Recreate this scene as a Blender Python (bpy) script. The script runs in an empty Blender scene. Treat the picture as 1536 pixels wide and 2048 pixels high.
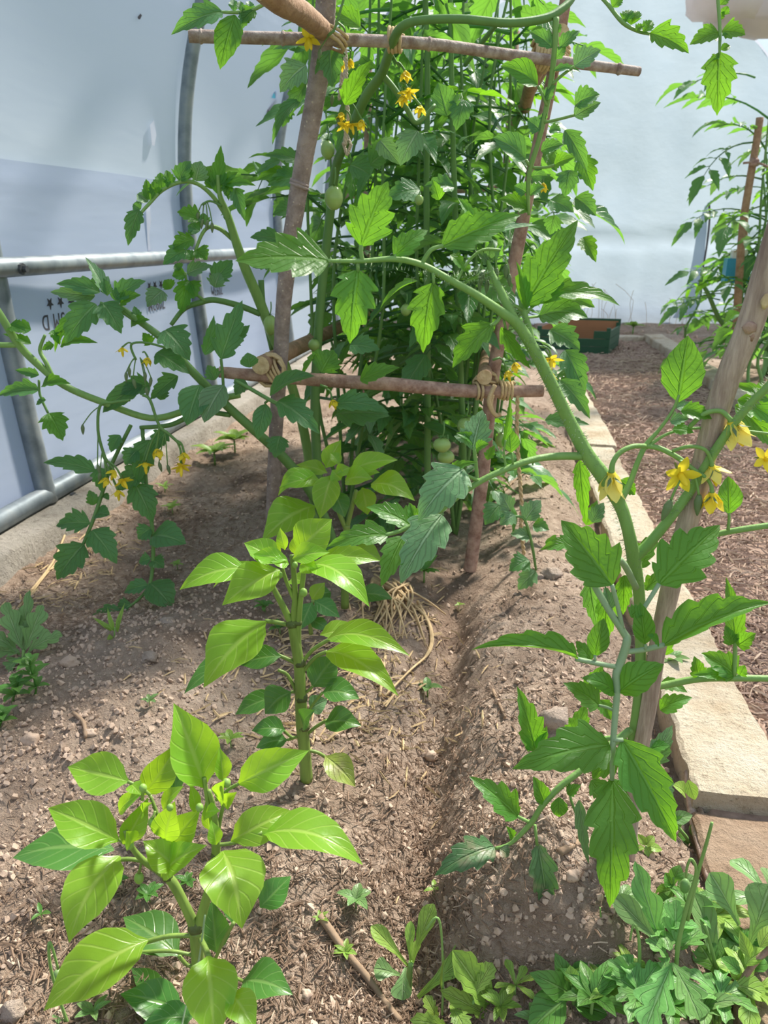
import bpy, math, random
from mathutils import Vector, Matrix, noise
C = bpy.context.scene
COL = C.collection
S = 0.85                     # metres per authoring unit (camera height = 1 unit)
rnd = random.Random(7)
R_ = math.radians

# ------------------------------------------------------------------ camera
PITCH, YAW, FPX = R_(19.5), R_(8.46), 1547.0
cam = bpy.data.cameras.new('camera')
cam.sensor_fit = 'VERTICAL'
cam.sensor_height = 32.0
cam.lens = FPX / 2048 * 32.0
cam.clip_start = 0.02
cam.dof.use_dof = True
cam.dof.focus_distance = 1.3 * S
cam.dof.aperture_fstop = 9.0
co = bpy.data.objects.new('camera', cam)
COL.objects.link(co)
co.location = (0, 0, S)
co.rotation_euler = (math.pi / 2 - PITCH, 0, YAW)
C.camera = co

# ------------------------------------------------------------------ light
w = bpy.data.worlds.new('sky')
C.world = w
w.use_nodes = True
nt = w.node_tree
bg = nt.nodes['Background']
tc = nt.nodes.new('ShaderNodeTexCoord')
sx = nt.nodes.new('ShaderNodeSeparateXYZ')
rp = nt.nodes.new('ShaderNodeValToRGB')
nt.links.new(tc.outputs['Generated'], sx.inputs[0])
nt.links.new(sx.outputs['Z'], rp.inputs[0])
rp.color_ramp.elements[0].position = 0.0
rp.color_ramp.elements[0].color = (0.92, 0.94, 0.97, 1)
rp.color_ramp.elements[1].position = 0.75
rp.color_ramp.elements[1].color = (0.62, 0.76, 1.0, 1)
nt.links.new(rp.outputs[0], bg.inputs['Color'])
bg.inputs['Strength'].default_value = 0.74
sl = bpy.data.lights.new('sun', 'SUN')
sl.energy = 6.5
sl.angle = R_(5)
sl.color = (1.0, 0.95, 0.86)
so = bpy.data.objects.new('sun', sl)
COL.objects.link(so)
SUN = Vector((0.34, 0.54, 0.78)).normalized()
so.rotation_euler = SUN.to_track_quat('Z', 'Y').to_euler()
C.view_settings.view_transform = 'Standard'
C.view_settings.look = 'None'
C.view_settings.exposure = 0.46
C.view_settings.gamma = 1.0
C.view_settings.use_curve_mapping = False

# ------------------------------------------------------------------ where a photo pixel lies in the place
def ray(px, py):
    x = (px - 768) / FPX
    y = -(py - 1024) / FPX
    return x, math.cos(PITCH) + y * math.sin(PITCH), -math.sin(PITCH) + y * math.cos(PITCH)
def wd(r, fw, up):
    return Vector((r * math.cos(YAW) - fw * math.sin(YAW), r * math.sin(YAW) + fw * math.cos(YAW), up))
CAM = Vector((0, 0, 1))
def P(px, py, d):            # point at horizontal distance d
    r, fw, up = ray(px, py)
    return CAM + wd(r, fw, up) * (d / fw)
def ZC(px, py, d):           # depth along the lens axis
    return d / ray(px, py)[1]
def G(px, py, z=0.0):        # point on the level z
    v = wd(*ray(px, py))
    return CAM + v * ((z - 1) / v.z)
def PX(px, py, X):           # point on the plane x = X
    v = wd(*ray(px, py))
    return CAM + v * (X / v.x)
def PY(px, py, Y):
    v = wd(*ray(px, py))
    return CAM + v * (Y / v.y)

# ------------------------------------------------------------------ node materials
class NT:
    def __init__(s, name):
        s.m = bpy.data.materials.new(name)
        s.m.use_nodes = True
        s.t = s.m.node_tree
        s.t.nodes.clear()
        s.out = s.n('OutputMaterial')
    def n(s, kind, **kw):
        nd = s.t.nodes.new('ShaderNode' + kind)
        for k, v in kw.items():
            setattr(nd, k, v)
        return nd
    def put(s, sock, v):
        if isinstance(v, bpy.types.NodeSocket):
            s.t.links.new(v, sock)
        elif isinstance(v, (tuple, list)) and sock.type == 'RGBA' and len(v) == 3:
            sock.default_value = (*v, 1)
        else:
            sock.default_value = v
    def math(s, op, a, b=0.0, c=0.0, clamp=False):
        nd = s.n('Math', operation=op, use_clamp=clamp)
        s.put(nd.inputs[0], a); s.put(nd.inputs[1], b); s.put(nd.inputs[2], c)
        return nd.outputs[0]
    def mix(s, f, a, b, mode='MIX'):
        nd = s.n('Mix', data_type='RGBA', blend_type=mode)
        s.put(nd.inputs['Factor'], f); s.put(nd.inputs[6], a); s.put(nd.inputs[7], b)
        return nd.outputs[2]
    def sstep(s, x, lo, hi):
        nd = s.n('MapRange', interpolation_type='SMOOTHSTEP')
        s.put(nd.inputs[0], x); nd.inputs[1].default_value = lo; nd.inputs[2].default_value = hi
        return nd.outputs[0]
    def coord(s, which='Object'):
        return s.n('TexCoord').outputs[which]
    def noise(s, vec, scale, detail=3.0, rough=0.55, out='Fac'):
        nd = s.n('TexNoise')
        s.t.links.new(vec, nd.inputs['Vector'])
        nd.inputs['Scale'].default_value = scale
        nd.inputs['Detail'].default_value = detail
        nd.inputs['Roughness'].default_value = rough
        return nd.outputs[out]
    def voro(s, vec, scale, feature='F1', out='Distance'):
        nd = s.n('TexVoronoi', feature=feature)
        s.t.links.new(vec, nd.inputs['Vector'])
        nd.inputs['Scale'].default_value = scale
        return nd.outputs[out]
    def scalev(s, vec, sc):
        nd = s.n('Mapping')
        s.t.links.new(vec, nd.inputs['Vector'])
        nd.inputs['Scale'].default_value = sc
        return nd.outputs[0]
    def ramp(s, f, stops):
        nd = s.n('ValToRGB')
        s.put(nd.inputs[0], f)
        e = nd.color_ramp.elements
        while len(e) < len(stops):
            e.new(0.5)
        for i, (p, c) in enumerate(stops):
            e[i].position = p
            e[i].color = (*c, 1)
        return nd.outputs[0]
    def bump(s, h, strength, dist=0.01):
        nd = s.n('Bump')
        s.put(nd.inputs['Height'], h)
        nd.inputs['Strength'].default_value = strength
        nd.inputs['Distance'].default_value = dist
        return nd.outputs[0]
    def bsdf(s, col, rough=0.6, spec=0.4, normal=None, metal=0.0):
        nd = s.n('BsdfPrincipled')
        s.put(nd.inputs['Base Color'], col)
        s.put(nd.inputs['Roughness'], rough)
        nd.inputs['Specular IOR Level'].default_value = spec
        nd.inputs['Metallic'].default_value = metal
        if normal is not None:
            s.put(nd.inputs['Normal'], normal)
        return nd.outputs[0]
    def surf(s, sh):
        s.t.links.new(sh, s.out.inputs['Surface'])
        return s.m
    def rnd(s):
        return s.n('ObjectInfo').outputs['Random']

def leaf_mat(name, top, vein, back, thru, trans=0.4, rough=0.42, spec=0.45, nv=7, k=0.35, bumpk=0.8, edge=0.25, dust=0.0):
    g = NT(name)
    uv = g.n('UVMap').outputs[0]
    sp = g.n('SeparateXYZ'); g.t.links.new(uv, sp.inputs[0])
    u, v = sp.outputs[0], sp.outputs[1]
    a = g.math('MULTIPLY', g.math('ABSOLUTE', g.math('SUBTRACT', v, 0.5)), 2.0)
    mid = g.math('SUBTRACT', 1.0, g.sstep(a, 0.03, 0.13))
    t = g.math('FRACT', g.math('MULTIPLY', g.math('SUBTRACT', u, g.math('MULTIPLY', a, k)), nv))
    dd = g.math('ABSOLUTE', g.math('SUBTRACT', t, 0.5))
    lat = g.math('SUBTRACT', 1.0, g.sstep(dd, 0.02, 0.11))
    vn = g.math('MAXIMUM', mid, g.math('MULTIPLY', lat, 0.6))
    ob = g.coord('Object')
    big = g.noise(ob, 9.0, 2.0)
    fine = g.noise(ob, 70.0, 3.0)
    r = g.rnd()
    c = g.mix(g.math('MULTIPLY', vn, 0.75), top, vein)
    val = g.math('ADD', 0.72, g.math('ADD', g.math('MULTIPLY', r, 0.32), g.math('MULTIPLY', big, 0.42)))
    hs = g.n('HueSaturation')
    g.put(hs.inputs['Hue'], g.math('ADD', 0.492, g.math('MULTIPLY', r, 0.018)))
    g.put(hs.inputs['Value'], val)
    g.put(hs.inputs['Color'], c)
    c = hs.outputs[0]
    eg = g.math('MULTIPLY', g.sstep(a, 0.9, 1.0), edge)
    c = g.mix(eg, c, vein)
    if dust:
        dm = g.math('MULTIPLY', g.sstep(g.noise(ob, 25.0, 4.0), 0.5, 0.68), dust)
        c = g.mix(dm, c, (0.30, 0.23, 0.16))
    bk = g.n('NewGeometry').outputs['Backfacing']
    c2 = g.mix(g.math('MULTIPLY', bk, 0.75), c, back)
    h = g.math('ADD', g.math('MULTIPLY', g.math('SUBTRACT', 1.0, vn), 0.8), g.math('MULTIPLY', fine, 0.55))
    nrm = g.bump(h, bumpk, 0.0035)
    d = g.bsdf(c2, rough, spec, nrm)
    tr = g.n('BsdfTranslucent')
    g.put(tr.inputs['Color'], g.mix(g.math('MULTIPLY', vn, 0.45), thru, tuple(x * 0.55 for x in thru)))
    g.put(tr.inputs['Normal'], nrm)
    mx = g.n('MixShader')
    mx.inputs[0].default_value = trans
    g.t.links.new(d, mx.inputs[1]); g.t.links.new(tr.outputs[0], mx.inputs[2])
    return g.surf(mx.outputs[0])

def plain_mat(name, col, var=0.2, rough=0.6, spec=0.3, scale=30.0, bumpk=0.2, col2=None, trans=0.0, stretch=(1, 1, 1)):
    g = NT(name)
    ob = g.scalev(g.coord('Object'), stretch)
    nz = g.noise(ob, scale, 4.0)
    c2 = col2 or tuple(x * (1 - var) for x in col)
    c = g.mix(nz, c2, tuple(min(1, x * (1 + var)) for x in col))
    c = g.mix(g.math('MULTIPLY', g.rnd(), var), c, c2)
    d = g.bsdf(c, rough, spec, g.bump(nz, bumpk, 0.004))
    if trans:
        tr = g.n('BsdfTranslucent'); g.put(tr.inputs['Color'], c)
        mx = g.n('MixShader'); mx.inputs[0].default_value = trans
        g.t.links.new(d, mx.inputs[1]); g.t.links.new(tr.outputs[0], mx.inputs[2])
        d = mx.outputs[0]
    return g.surf(d)

M = {}
M['tomato'] = leaf_mat('tomato_leaf', (0.062, 0.18, 0.066), (0.17, 0.31, 0.13), (0.17, 0.28, 0.14), (0.22, 0.52, 0.045), 0.42, nv=6)
M['tomato_fg'] = leaf_mat('young_tomato_leaf', (0.06, 0.19, 0.032), (0.14, 0.32, 0.065), (0.13, 0.27, 0.07), (0.26, 0.60, 0.02), 0.46, nv=6)
M['dusty'] = leaf_mat('dusty_tomato_leaf', (0.07, 0.16, 0.06), (0.15, 0.25, 0.11), (0.14, 0.22, 0.11), (0.15, 0.34, 0.05), 0.3, nv=6, dust=0.8)
M['pale'] = leaf_mat('pale_tomato_leaf', (0.14, 0.27, 0.12), (0.30, 0.43, 0.25), (0.16, 0.28, 0.12), (0.2, 0.42, 0.07), 0.3, nv=7, bumpk=0.9, edge=0.5)
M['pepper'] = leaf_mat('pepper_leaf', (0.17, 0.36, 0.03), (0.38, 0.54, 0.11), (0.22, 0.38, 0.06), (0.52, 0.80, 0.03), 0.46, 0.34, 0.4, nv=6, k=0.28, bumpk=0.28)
M['pepper_dark'] = leaf_mat('dark_pepper_leaf', (0.06, 0.18, 0.03), (0.17, 0.30, 0.08), (0.12, 0.24, 0.06), (0.16, 0.38, 0.03), 0.32, 0.34, 0.5, nv=6, k=0.28, bumpk=0.28)  # deeper green, less translucent version of the pepper leaf
M['pepper_yellow'] = leaf_mat('yellowing_pepper_leaf', (0.26, 0.33, 0.06), (0.4, 0.46, 0.14), (0.3, 0.34, 0.1), (0.4, 0.5, 0.05), 0.35, nv=6, dust=0.6)
M['weed'] = leaf_mat('weed_leaf', (0.10, 0.26, 0.045), (0.19, 0.34, 0.10), (0.15, 0.26, 0.09), (0.22, 0.46, 0.05), 0.36, nv=6)
M['weed_light'] = leaf_mat('light_weed_leaf', (0.25, 0.40, 0.065), (0.38, 0.52, 0.14), (0.2, 0.33, 0.12), (0.3, 0.52, 0.06), 0.38, nv=6)
M['weed_grey'] = leaf_mat('grey_green_weed_leaf', (0.17, 0.31, 0.10), (0.30, 0.43, 0.19), (0.22, 0.34, 0.14), (0.22, 0.42, 0.08), 0.34, nv=5)
M['poppy'] = leaf_mat('poppy_leaf', (0.16, 0.36, 0.09), (0.29, 0.47, 0.19), (0.22, 0.38, 0.14), (0.2, 0.46, 0.07), 0.36, nv=5)
M['stem'] = plain_mat('tomato_stem', (0.125, 0.25, 0.065), 0.2, 0.5, 0.35, 40, 0.25, (0.09, 0.19, 0.05), stretch=(1, 1, .3))
M['stem_fg'] = plain_mat('fuzzy_tomato_stem', (0.21, 0.36, 0.10), 0.15, 0.55, 0.35, 90, 0.4, (0.15, 0.28, 0.07), stretch=(1, 1, .25))
M['stem_grey'] = plain_mat('grey_green_leaf_stalk', (0.27, 0.37, 0.21), 0.15, 0.55, 0.35, 60, 0.3, (0.22, 0.32, 0.17))
M['pepper_stem'] = plain_mat('pepper_stem', (0.24, 0.37, 0.07), 0.3, 0.42, 0.4, 30, 0.2, (0.09, 0.13, 0.035), stretch=(3, 3, .4))
M['node'] = plain_mat('dark_stem_node', (0.13, 0.17, 0.05), 0.3, 0.5, 0.3, 80, 0.2, (0.04, 0.045, 0.02))
M['petal'] = plain_mat('yellow_petal', (0.90, 0.74, 0.04), 0.1, 0.5, 0.3, 60, 0.1, (0.86, 0.66, 0.05), trans=0.3)
M['petal_pale'] = plain_mat('pale_yellow_petal', (0.88, 0.80, 0.26), 0.1, 0.5, 0.3, 60, 0.1, (0.86, 0.72, 0.12), trans=0.35)
M['sepal'] = plain_mat('sepal', (0.14, 0.20, 0.09), 0.2)
M['fruit'] = plain_mat('green_fruit', (0.27, 0.40, 0.11), 0.18, 0.28, 0.5, 8, 0.03, (0.2, 0.33, 0.08))
M['bud'] = plain_mat('green_bud', (0.24, 0.4, 0.09), 0.2, 0.4)
def bark_mat(name, c1, c2, dots):
    g = NT(name)
    ob = g.coord('Object')
    st = g.sstep(g.noise(g.scalev(ob, (1, 1, .12) if 'stake' in name else (1, 1, 1)), 95 if 'stake' in name else 45, 5, 0.65), .25, .75)
    pat = g.noise(ob, 7, 3)
    c = g.mix(st, c1, c2)
    c = g.mix(g.math('MULTIPLY', g.sstep(pat, 0.5, 0.75), 0.5), c, tuple(x * 1.35 for x in c2))
    v = g.voro(ob, 75)
    sp = g.math('MULTIPLY', g.math('SUBTRACT', 1.0, g.sstep(v, 0.10, 0.2)), dots)
    c = g.mix(sp, c, (0.50, 0.42, 0.34))
    return g.surf(g.bsdf(c, 0.75, 0.25, g.bump(g.math('ADD', st, g.math('MULTIPLY', sp, .4)), 0.5, 0.004)))
M['bark'] = bark_mat('speckled_bark', (0.19, 0.145, 0.132), (0.36, 0.295, 0.27), 0.9)
M['bark_red'] = bark_mat('reddish_bark', (0.21, 0.115, 0.085), (0.45, 0.31, 0.24), 0.15)
M['bark_stake'] = bark_mat('streaked_stake_bark', (0.25, 0.17, 0.14), (0.54, 0.42, 0.35), 0.15)
M['bark_brown'] = bark_mat('smooth_brown_bark', (0.26, 0.15, 0.09), (0.40, 0.26, 0.16), 0.1)
M['cane'] = bark_mat('weathered_cane', (0.20, 0.13, 0.10), (0.46, 0.38, 0.33), 0.0)
def endgrain():
    g = NT('cut_wood')
    ob = g.coord('Object')
    nz = g.noise(ob, 60, 4)
    return g.surf(g.bsdf(g.ramp(nz, [(0.3, (0.42, 0.29, 0.15)), (0.7, (0.66, 0.52, 0.31))]), 0.8, 0.2, g.bump(nz, 0.4)))
M['endgrain'] = endgrain()
M['twine'] = plain_mat('jute_twine', (0.58, 0.45, 0.26), 0.2, 0.9, 0.1, 250, 0.6, (0.40, 0.29, 0.15))
M['string'] = plain_mat('grey_string', (0.55, 0.48, 0.38), 0.25, 0.9, 0.1, 250, 0.6)
M['straw'] = plain_mat('straw', (0.56, 0.42, 0.24), 0.3, 0.8, 0.15, 60, 0.2, (0.33, 0.23, 0.12))
M['stick'] = plain_mat('dry_stick', (0.30, 0.21, 0.14), 0.3, 0.85, 0.15, 60, 0.4)
def steel():
    g = NT('galvanised_steel')
    ob = g.coord('Object')
    nz = g.noise(ob, 14, 5)
    c = g.ramp(nz, [(0.3, (0.16, 0.19, 0.21)), (0.55, (0.27, 0.31, 0.33)), (0.8, (0.36, 0.37, 0.36))])
    return g.surf(g.bsdf(c, 0.45, 0.5, g.bump(nz, 0.08), 0.35))
M['steel'] = steel()
M['steel_dark'] = plain_mat('dark_clip', (0.06, 0.065, 0.07), 0.2, 0.5, 0.5)
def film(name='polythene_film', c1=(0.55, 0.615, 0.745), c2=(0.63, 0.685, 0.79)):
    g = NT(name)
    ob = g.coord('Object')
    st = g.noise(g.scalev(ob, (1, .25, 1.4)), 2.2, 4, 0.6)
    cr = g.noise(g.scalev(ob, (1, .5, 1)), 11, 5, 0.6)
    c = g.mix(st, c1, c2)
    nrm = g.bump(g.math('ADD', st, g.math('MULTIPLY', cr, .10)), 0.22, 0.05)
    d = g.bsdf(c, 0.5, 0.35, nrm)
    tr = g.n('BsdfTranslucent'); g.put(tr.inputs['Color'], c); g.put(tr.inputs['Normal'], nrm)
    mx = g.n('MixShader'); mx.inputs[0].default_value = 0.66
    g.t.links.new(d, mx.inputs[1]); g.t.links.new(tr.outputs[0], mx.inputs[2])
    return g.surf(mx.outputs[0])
M['film'] = film()
M['end_film'] = film('dimmed_end_film', (0.36, 0.435, 0.52), (0.42, 0.485, 0.55))  # same film, colour darkened to offset sunlight glowing through the end wall
M['print'] = plain_mat('grey_print', (0.075, 0.075, 0.085), 0.1, 0.8, 0.1)
M['tape'] = plain_mat('white_tape', (0.70, 0.73, 0.80), 0.05, 0.4, trans=0.6)
M['tear'] = plain_mat('dark_scrap', (0.10, 0.09, 0.10), 0.2, 0.7)
M['blue_scrap'] = plain_mat('cyan_scrap', (0.12, 0.55, 0.75), 0.1, 0.5)
def soil():
    g = NT('soil')
    ob = g.coord('Object')
    a = g.noise(ob, 3.0, 6, 0.6)
    b = g.noise(ob, 40, 6, 0.7)
    f = g.noise(ob, 160, 4, 0.7)
    c = g.ramp(a, [(0.32, (0.37, 0.265, 0.195)), (0.5, (0.56, 0.43, 0.33)), (0.68, (0.68, 0.54, 0.43))])
    c = g.mix(g.sstep(b, 0.35, 0.75), g.mix(0.5, c, (0.18, 0.115, 0.075)), c)
    c = g.mix(g.math('MULTIPLY', g.sstep(f, 0.56, 0.75), 0.5), c, (0.60, 0.47, 0.36))
    h = g.math('ADD', g.math('MULTIPLY', b, 1.0), g.math('MULTIPLY', f, 0.5))
    damp = g.sstep(g.noise(ob, 4.5, 5, 0.65), 0.54, 0.66)
    c = g.mix(g.math('MULTIPLY', damp, 0.6), c, (0.14, 0.09, 0.06))
    return g.surf(g.bsdf(c, 0.95, 0.12, g.bump(h, 1.0, 0.016)))
M['soil'] = soil()
M['clod'] = plain_mat('soil_clod', (0.56, 0.43, 0.335), 0.3, 0.95, 0.1, 55, 0.9, (0.34, 0.245, 0.18))
M['mulch_bed'] = plain_mat('mulch_bed', (0.31, 0.22, 0.17), 0.4, 0.95, 0.1, 55, 1.0, (0.15, 0.10, 0.075))
M['chip'] = plain_mat('mulch_chip', (0.54, 0.405, 0.325), 0.45, 0.85, 0.15, 22, 0.3, (0.20, 0.128, 0.09))
M['chip_pale'] = plain_mat('pale_mulch_chip', (0.60, 0.47, 0.36), 0.3, 0.85, 0.15, 30, 0.3, (0.28, 0.2, 0.14))
M['bit'] = plain_mat('dark_debris', (0.24, 0.165, 0.115), 0.45, 0.9, 0.1, 25, 0.3, (0.085, 0.055, 0.038))
def stone(name, c1, c2, c3):
    g = NT(name)
    ob = g.coord('Object')
    a = g.noise(ob, 6, 6, 0.65)
    b = g.noise(ob, 60, 6, 0.75)
    c = g.ramp(a, [(0.3, c1), (0.5, c2), (0.72, c3)])
    c = g.mix(g.math('MULTIPLY', g.sstep(b, 0.54, 0.70), 0.7), c, tuple(x * .45 for x in c1))
    return g.surf(g.bsdf(c, 0.9, 0.2, g.bump(g.math('ADD', a, b), 1.0, 0.02)))
M['kerb'] = stone('kerb_stone', (0.55, 0.41, 0.26), (0.72, 0.61, 0.45), (0.80, 0.72, 0.58))
M['kerb_brown'] = stone('brown_kerb_stone', (0.31, 0.20, 0.13), (0.44, 0.31, 0.21), (0.53, 0.40, 0.29))
M['concrete'] = stone('rough_concrete', (0.30, 0.26, 0.21), (0.42, 0.38, 0.32), (0.5, 0.45, 0.39))
M['rock'] = stone('pink_stone', (0.46, 0.35, 0.27), (0.60, 0.48, 0.39), (0.68, 0.57, 0.48))
M['grass_out'] = plain_mat('outside_grass', (0.12, 0.17, 0.06), 0.3, 0.95, 0.1, 4)
M['green_paint'] = plain_mat('green_painted_wood', (0.028, 0.10, 0.05), 0.25, 0.55, 0.35, 20, 0.2)
M['terracotta'] = plain_mat('brown_card', (0.42, 0.20, 0.10), 0.15, 0.85, 0.15, 12, 0.1)
M['blue'] = plain_mat('blue_plastic', (0.035, 0.30, 0.48), 0.1, 0.4, 0.5)
M['white'] = plain_mat('white_plastic', (0.75, 0.72, 0.68), 0.08, 0.5, 0.4)
M['cloth_white'] = plain_mat('rolled_white_film', (0.92, 0.86, 0.82), 0.05, 0.6, 0.3, 8, 0.3, trans=0.6)

# ------------------------------------------------------------------ mesh building
class MB:
    def __init__(s):
        s.v = []; s.f = []; s.uv = []; s.mi = []
    def add(s, v, uv=(0, 0.5)):
        s.v.append(v); s.uv.append(uv)
        return len(s.v) - 1
    def face(s, *idx, mi=0):
        s.f.append(idx); s.mi.append(mi)
    def box(s, c, dx, dy, dz, mi=0, jit=0.0, r=rnd):   # c centre; dx,dy,dz half-extent vectors
        n = len(s.v)
        for a in (-1, 1):
            for b in (-1, 1):
                for e in (-1, 1):
                    p = c + dx * a + dy * b + dz * e
                    if jit:
                        p = p + Vector((r.uniform(-jit, jit), r.uniform(-jit, jit), r.uniform(-jit, jit)))
                    s.add(p)
        for q in ((0, 1, 3, 2), (4, 6, 7, 5), (0, 4, 5, 1), (2, 3, 7, 6), (0, 2, 6, 4), (1, 5, 7, 3)):
            s.face(*[n + i for i in q], mi=mi)
    def tube(s, pts, rad, sides=8, sub=4, caps=True, wob=0.0, capmi=None, r=rnd):
        pts = [Vector(p) for p in pts]
        if not hasattr(rad, '__len__'):
            rad = [rad] * len(pts)
        if sub > 1 and len(pts) > 2:
            q, rr = [], []
            for i in range(len(pts) - 1):
                p0 = pts[max(i - 1, 0)]; p1 = pts[i]; p2 = pts[i + 1]; p3 = pts[min(i + 2, len(pts) - 1)]
                for k in range(sub):
                    t = k / sub
                    q.append(0.5 * ((2 * p1) + (p2 - p0) * t + (2 * p0 - 5 * p1 + 4 * p2 - p3) * t * t + (3 * p1 - p0 - 3 * p2 + p3) * t ** 3))
                    rr.append(rad[i] * (1 - t) + rad[i + 1] * t)
            q.append(pts[-1]); rr.append(rad[-1])
            pts, rad = q, rr
        T0 = (pts[1] - pts[0]).normalized()
        up = Vector((0, 0, 1)) if abs(T0.z) < 0.9 else Vector((1, 0, 0))
        nrm = T0.cross(up).normalized()
        rings = []
        L = 0.0
        for i, p in enumerate(pts):
            T = (pts[min(i + 1, len(pts) - 1)] - pts[max(i - 1, 0)])
            T = T.normalized() if T.length > 1e-9 else T0
            nrm = (nrm - T * nrm.dot(T)).normalized()
            bn = T.cross(nrm)
            ring = []
            for k in range(sides):
                a = 2 * math.pi * k / sides
                rr_ = rad[i] * (1 + (r.uniform(-wob, wob) if wob else 0))
                ring.append(s.add(p + (nrm * math.cos(a) + bn * math.sin(a)) * rr_, (i / len(pts), k / sides)))
            rings.append(ring)
        for a, b in zip(rings, rings[1:]):
            for k in range(sides):
                s.face(a[k], a[(k + 1) % sides], b[(k + 1) % sides], b[k])
        if caps:
            mi = 0 if capmi is None else capmi
            s.face(*reversed(rings[0]), mi=mi); s.face(*rings[-1], mi=mi)
    def blob(s, c, rx, ry, rz, seg=8, rings=6, lump=0.0, seed=0, mat3=None):
        n0 = len(s.v)
        top = None
        rows = []
        for i in range(rings + 1):
            th = math.pi * i / rings
            row = []
            cnt = 1 if i in (0, rings) else seg
            for k in range(cnt):
                ph = 2 * math.pi * k / seg
                d = Vector((math.sin(th) * math.cos(ph), math.sin(th) * math.sin(ph), math.cos(th)))
                m = 1 + (noise.noise(d * 1.7 + Vector((seed * 3.1, seed * 1.7, 0))) * lump if lump else 0)
                q = Vector((d.x * rx, d.y * ry, d.z * rz)) * m
                if mat3 is not None:
                    q = mat3 @ q
                row.append(s.add(c + q))
            rows.append(row)
        for i in range(rings):
            a, b = rows[i], rows[i + 1]
            for k in range(seg):
                k2 = (k + 1) % seg
                if len(a) == 1:
                    s.face(a[0], b[k], b[k2])
                elif len(b) == 1:
                    s.face(a[k], b[0], a[k2])
                else:
                    s.face(a[k], b[k], b[k2], a[k2])
    def mesh(s, name, mats, base=Vector((0, 0, 0)), smooth=True):
        me = bpy.data.meshes.new(name)
        me.from_pydata([((v - base) * S)[:] for v in s.v], [], s.f)
        if not isinstance(mats, (list, tuple)):
            mats = [mats]
        for m in mats:
            me.materials.append(m)
        ul = me.uv_layers.new(name='UVMap')
        buf = []
        for f in s.f:
            for i in f:
                buf.extend(s.uv[i])
        ul.data.foreach_set('uv', buf)
        if len(mats) > 1:
            me.polygons.foreach_set('material_index', s.mi)
        if smooth:
            me.polygons.foreach_set('use_smooth', [True] * len(s.f))
        me.update()
        return me
    def build(s, name, mats, parent=None, base=None, smooth=True, sharp=None):
        if base is None:
            base = Vector(parent['_b']) if parent is not None and '_b' in parent else Vector((0, 0, 0))
        o = bpy.data.objects.new(name, s.mesh(name, mats, base, smooth))
        if sharp:
            o.data.set_sharp_from_angle(angle=R_(sharp))
        COL.objects.link(o)
        if parent is not None:
            o.parent = parent
            o['_b'] = base[:]
        else:
            o.location = base * S
            o['_b'] = base[:]
        return o

def tag(o, label=None, cat=None, group=None, kind=None):
    for k, v in (('label', label), ('category', cat), ('group', group), ('kind', kind)):
        if v:
            o[k] = v
    return o
def thing(name, base, label, cat, group=None):
    o = bpy.data.objects.new(name, None)
    o.empty_display_size = 0.05
    COL.objects.link(o)
    o.location = base * S
    o['_b'] = Vector(base)[:]
    return tag(o, label, cat, group)

# ------------------------------------------------------------------ leaf shapes
def interp(tab, u):
    for (a, x), (b, y) in zip(tab, tab[1:]):
        if u <= b:
            t = (u - a) / (b - a)
            t = t * t * (3 - 2 * t) * 0.5 + t * 0.5
            return x + (y - x) * t
    return tab[-1][1]
PROF = {
    'pepper': dict(tab=[(0, .04), (.06, .22), (.16, .66), (.32, .98), (.45, 1), (.62, .80), (.8, .42), (.92, .15), (1, 0)], k=0, depth=0, sweep=.05),
    'tomato': dict(tab=[(0, .10), (.05, .62), (.18, 1), (.4, .86), (.62, .60), (.82, .30), (.93, .12), (1, 0)], k=4.6, depth=.36, sweep=.26),
    'lobed': dict(tab=[(0, .12), (.05, .7), (.2, 1), (.4, .92), (.6, .66), (.8, .34), (.93, .12), (1, 0)], k=4.2, depth=.46, sweep=.3),
    'oval': dict(tab=[(0, .06), (.08, .5), (.25, .95), (.42, 1), (.65, .74), (.85, .35), (1, 0)], k=5, depth=.1, sweep=.12),
    'ovate': dict(tab=[(0, .06), (.08, .42), (.25, .9), (.42, 1), (.65, .78), (.85, .4), (1, 0)], k=0, depth=0, sweep=.08),
    'spoon': dict(tab=[(0, .13), (.3, .26), (.55, .62), (.75, 1), (.88, .9), (.97, .5), (1, .1)], k=0, depth=0, sweep=0),
    'poppy': dict(tab=[(0, .10), (.12, .35), (.3, .9), (.5, 1), (.75, .75), (.9, .4), (1, .02)], k=2.9, depth=.78, sweep=.55),
    'dandelion': dict(tab=[(0, .1), (.2, .35), (.5, .8), (.75, 1), (.9, .7), (1, .02)], k=6, depth=.5, sweep=.15),
    'mint': dict(tab=[(0, .06), (.1, .55), (.3, .97), (.45, 1), (.68, .72), (.88, .3), (1, 0)], k=9, depth=.13, sweep=.1),
    'petal': dict(tab=[(0, .45), (.2, .9), (.5, 1), (.8, .6), (1, .08)], k=0, depth=0, sweep=0),
    'sliver': dict(tab=[(0, .3), (.3, 1), (.6, .7), (1, .03)], k=0, depth=0, sweep=0),
}
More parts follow.
